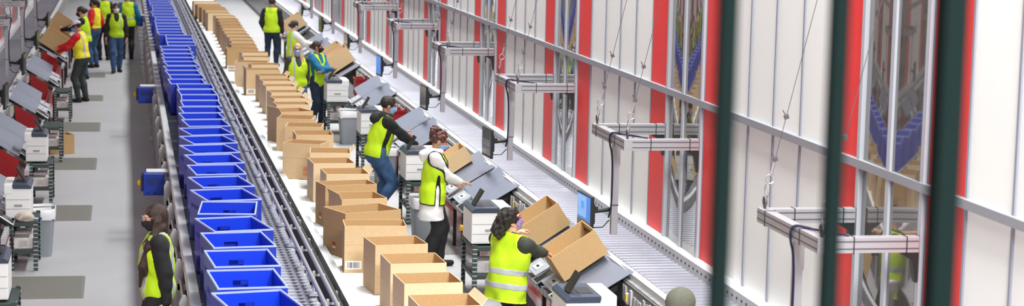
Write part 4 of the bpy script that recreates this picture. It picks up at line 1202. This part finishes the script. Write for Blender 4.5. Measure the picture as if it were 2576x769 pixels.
# black hoodie
P('person in black hoodie, yellow vest and blue jeans stepping towards the chute', 948, 27.9, -76, H=1.77, h=.012, lean=.24,
  hw={'R': (4.00, 27.95, .98), 'L': (4.02, 28.5, 1.0)}, elbow={'R': (.5, -.7, -.4), 'L': (-.5, -.6, -.4)},
  pw={'R': ((0, .2, -1), (.85, .1, -.5), .6)}, head=(R_(-8), R_(-4), 0), skin=skinB, top=black_c, hem=.475, hood=black_c, pants=denim, vest=lime, vest_hem=.50,
  hair=hair_blk, hair_kind='short', mask=ltblue, feet={'R': (.10, -.02), 'L': (-.12, -.02)}, knee={'R': (.1, 1, 0), 'L': (-.2, 1, 0)}, drop=.10, wide=1.10, slit=True)
# long haired person beside the tote conveyor
P('person with very long dark hair and black mask standing beside the tote conveyor', 396, 18.2, 92, H=1.66, h=.011,
  head=(R_(4), R_(-6), 0), skin=skinA, top=black_c, hem=.44, pants=black_c, vest=lime, vest_hem=.46, vstripes=((-.10, .022, 1), (-.10, .022, -1)), hair=hair_brn, hair_kind='verylong', mask=black_mask, glasses=mat('clear_frames', rgb(200, 180, 180), .3),
  hw={'L': (.37, 18.02, .76), 'R': (.28, 18.42, .78)})
# three by the teal person's station
P('person with blond hair and light blue mask in yellow vest facing the camera', 747, 37.9, 190, H=1.62, h=.015, head=(R_(-14), R_(4), 0), skin=skinA, top=char_c, hem=.46, pants=denim, vest=lime, vest_hem=.44,
  vstripes=((.09, .022, 1),), hair=hair_bld, hair_kind='long', mask=ltblue, glasses=mat('dark_frames', rgb(40, 36, 36), .4), hands={'R': (.20, -.10, .80), 'L': (-.20, -.10, .80)})
P('person in teal sweater and black mask with folded arms by the white printer', 796, 38.6, 222, H=1.62, h=.015, head=(R_(30), 0, 0), skin=skinB, top=teal_c, hem=.47, pants=navy_c, vest=lime, vest_hem=.45,
  hair=hair_brn, hair_kind='lowbun', mask=black_mask, slit=True, hands={'R': (-.10, .27, 1.10), 'L': (.12, .24, 1.06)}, elbow={'R': (.8, .2, -.5), 'L': (-.8, .2, -.5)}, open_fingers=.7)
P('person with dark ponytail in yellow vest behind the blond person', 737, 44.6, -70, H=1.62, h=.018, head=(R_(10), R_(-8), 0), skin=skinA, top=white_c, hem=.5, pants=navy_c, vest=lime, vest_hem=.44, hair=hair_blk, hair_kind='lowbun', mask=ltblue,
  hands={'R': (.18, .42, 1.1), 'L': (-.16, .42, 1.12)}, vstripes=((.10, .02, -1), (-.10, .02, -1)))
P('person seen from behind in yellow vest and dark trousers far up the aisle', 682, 51.5, -14, H=1.74, h=.019, head=(R_(-8), R_(-6), 0), skin=skinB, top=black_c, hem=.47, pants=navy_c, vest=lime, vest_hem=.49, hair=hair_blk, hair_kind='short', wide=1.1,
  hands={'R': (.27, .05, .80), 'L': (-.22, .14, .92)}, feet={'R': (.10, .06), 'L': (-.10, -.05)})
# left aisle
P('person in red top, yellow vest and pale cap leaning to the left chute', 207, 42.9, 66, H=1.69, h=.017, lean=.14, head=(R_(8), R_(-16), 0), skin=skinB, top=red_c, hem=.46, pants=cloth('dark_grey_cloth', 48, 54, 54), vest=lime_y, vest_hem=.52, hair=hair_brn, hair_kind='short',
  cap_m=('cap', mat('pale_cap', rgb(214, 206, 214), .8)), mask=ltblue, hands={'R': (.10, .52, 1.12), 'L': (-.14, .45, 1.05)}, elbow={'R': (.6, -.3, -.6), 'L': (-.6, -.3, -.7)}, vstripes=((.10, .02, -1), (-.10, .02, -1)), feet={'R': (.13, -.02), 'L': (-.13, .03)})
P('person walking towards the camera in jeans, yellow vest and white mask', 293, 49.7, 184, H=1.66, h=.018, skin=skinB, top=black_c, hem=.5, pants=denim, vest=lime, vest_hem=.49, hair=hair_brn, hair_kind='short', mask=white_mask,
  hands={'R': (.25, .06, .82), 'L': (-.25, .04, .82)}, feet={'R': (.08, .24), 'L': (-.08, -.18)}, vstripes=((-.11, .016, 1),))
P('person in lime vest with dark hair reaching to the left chutes', 214, 47.9, 75, H=1.68, h=.019, lean=.1, head=(0, R_(-10), 0), skin=skinA, top=black_c, hem=.48, pants=denim, vest=lime, vest_hem=.5, hair=hair_brn, hair_kind='lowbun', mask=black_mask,
  hands={'R': (.12, .52, 1.15), 'L': (-.12, .5, 1.15)}, stripes=((.12, .02),))
P('person in dark clothes and lime vest standing behind the walking person', 262, 53.2, 20, H=1.76, h=.02, skin=skinB, top=black_c, hem=.46, pants=black_c, vest=lime, vest_hem=.52, hair=hair_blk, hair_kind='short', mask=black_mask, stripes=((.1, .02),))
P('person in red top and blue jeans between two vested people', 238, 51.0, 60, H=1.70, h=.02, skin=skinB, top=red_c, hem=.50, pants=denim, vest=lime_y, vest_hem=.56, hair=hair_blk, hair_kind='short', mask=black_mask)
P('person in blue sweater and lime vest at the tote conveyor, upper left', 321, 53.6, 8, H=1.72, h=.019, head=(R_(20), 0, 0), skin=skinB, top=teal_c, hem=.5, pants=black_c, vest=lime, vest_hem=.48, hair=hair_blk, hair_kind='short', mask=black_mask, stripes=((.12, .02),), wide=1.12)
# the cap at the bottom edge
P('person in olive knit beanie whose head tops the bottom edge', 1727, 14.25, -60, H=1.60, h=.014, skin=skinB, top=olive_c, hem=.46, pants=black_c, vest=lime, vest_hem=.46, hair=hair_blk, hair_kind='short',
  cap_m=('beanie', mat('olive_knit', rgb(92, 92, 80), .95, noise=.1, nscale=60, bump=.4, bscale=150)), mask=black_mask)
# ---------------------------------------------------------------- light, camera
wd = bpy.data.worlds.new('hall_air'); bpy.context.scene.world = wd; wd.use_nodes = True
wd.node_tree.nodes['Background'].inputs['Color'].default_value = (.86, .92, 1, 1)
wd.node_tree.nodes['Background'].inputs['Strength'].default_value = .19
def area(name, loc, sx, sy, power, col=(.97, 1, .99), rot=(0, 0, 0), spread=130):
    l = bpy.data.lights.new(name, 'AREA'); l.shape = 'RECTANGLE'; l.size = sx; l.size_y = sy; l.energy = power; l.color = col; l.spread = math.radians(spread)
    o = bpy.data.objects.new(name, l); C.objects.link(o); o.location = loc; o.rotation_euler = rot; return o
for k in range(10):
    area('high_bay_light', (4.7, 6+8*k, 9.0), 1.0, 6, 490)
area('hall_light', (3.6, .5, 9.0), 4, 3, 1500, rot=(math.radians(40), 0, 0))
cam = bpy.data.cameras.new('camera'); cam.sensor_width = 36; cam.lens = FPX/W0*36; cam.clip_end = 300; cam.clip_start = .05
cam.dof.use_dof = True; cam.dof.focus_distance = 21.5; cam.dof.aperture_fstop = 2.9
co = bpy.data.objects.new('camera', cam); C.objects.link(co)
R = np.stack([BX, BD, BZ], 0)            # rows: world axes in image coords (x right, y down, z forward)
ir, idn, ifw = R[:, 0], R[:, 1], R[:, 2]
co.matrix_world = Matrix(((ir[0], -idn[0], -ifw[0], 0), (ir[1], -idn[1], -ifw[1], 0), (ir[2], -idn[2], -ifw[2], CAM_H), (0, 0, 0, 1)))
sc = bpy.context.scene; sc.camera = co
sc.view_settings.view_transform = 'Standard'; sc.view_settings.look = 'None'; sc.view_settings.gamma = 1; sc.view_settings.use_curve_mapping = False
sc.view_settings.exposure = 0.15
sc.cycles.max_bounces = 6; sc.cycles.use_denoising = True
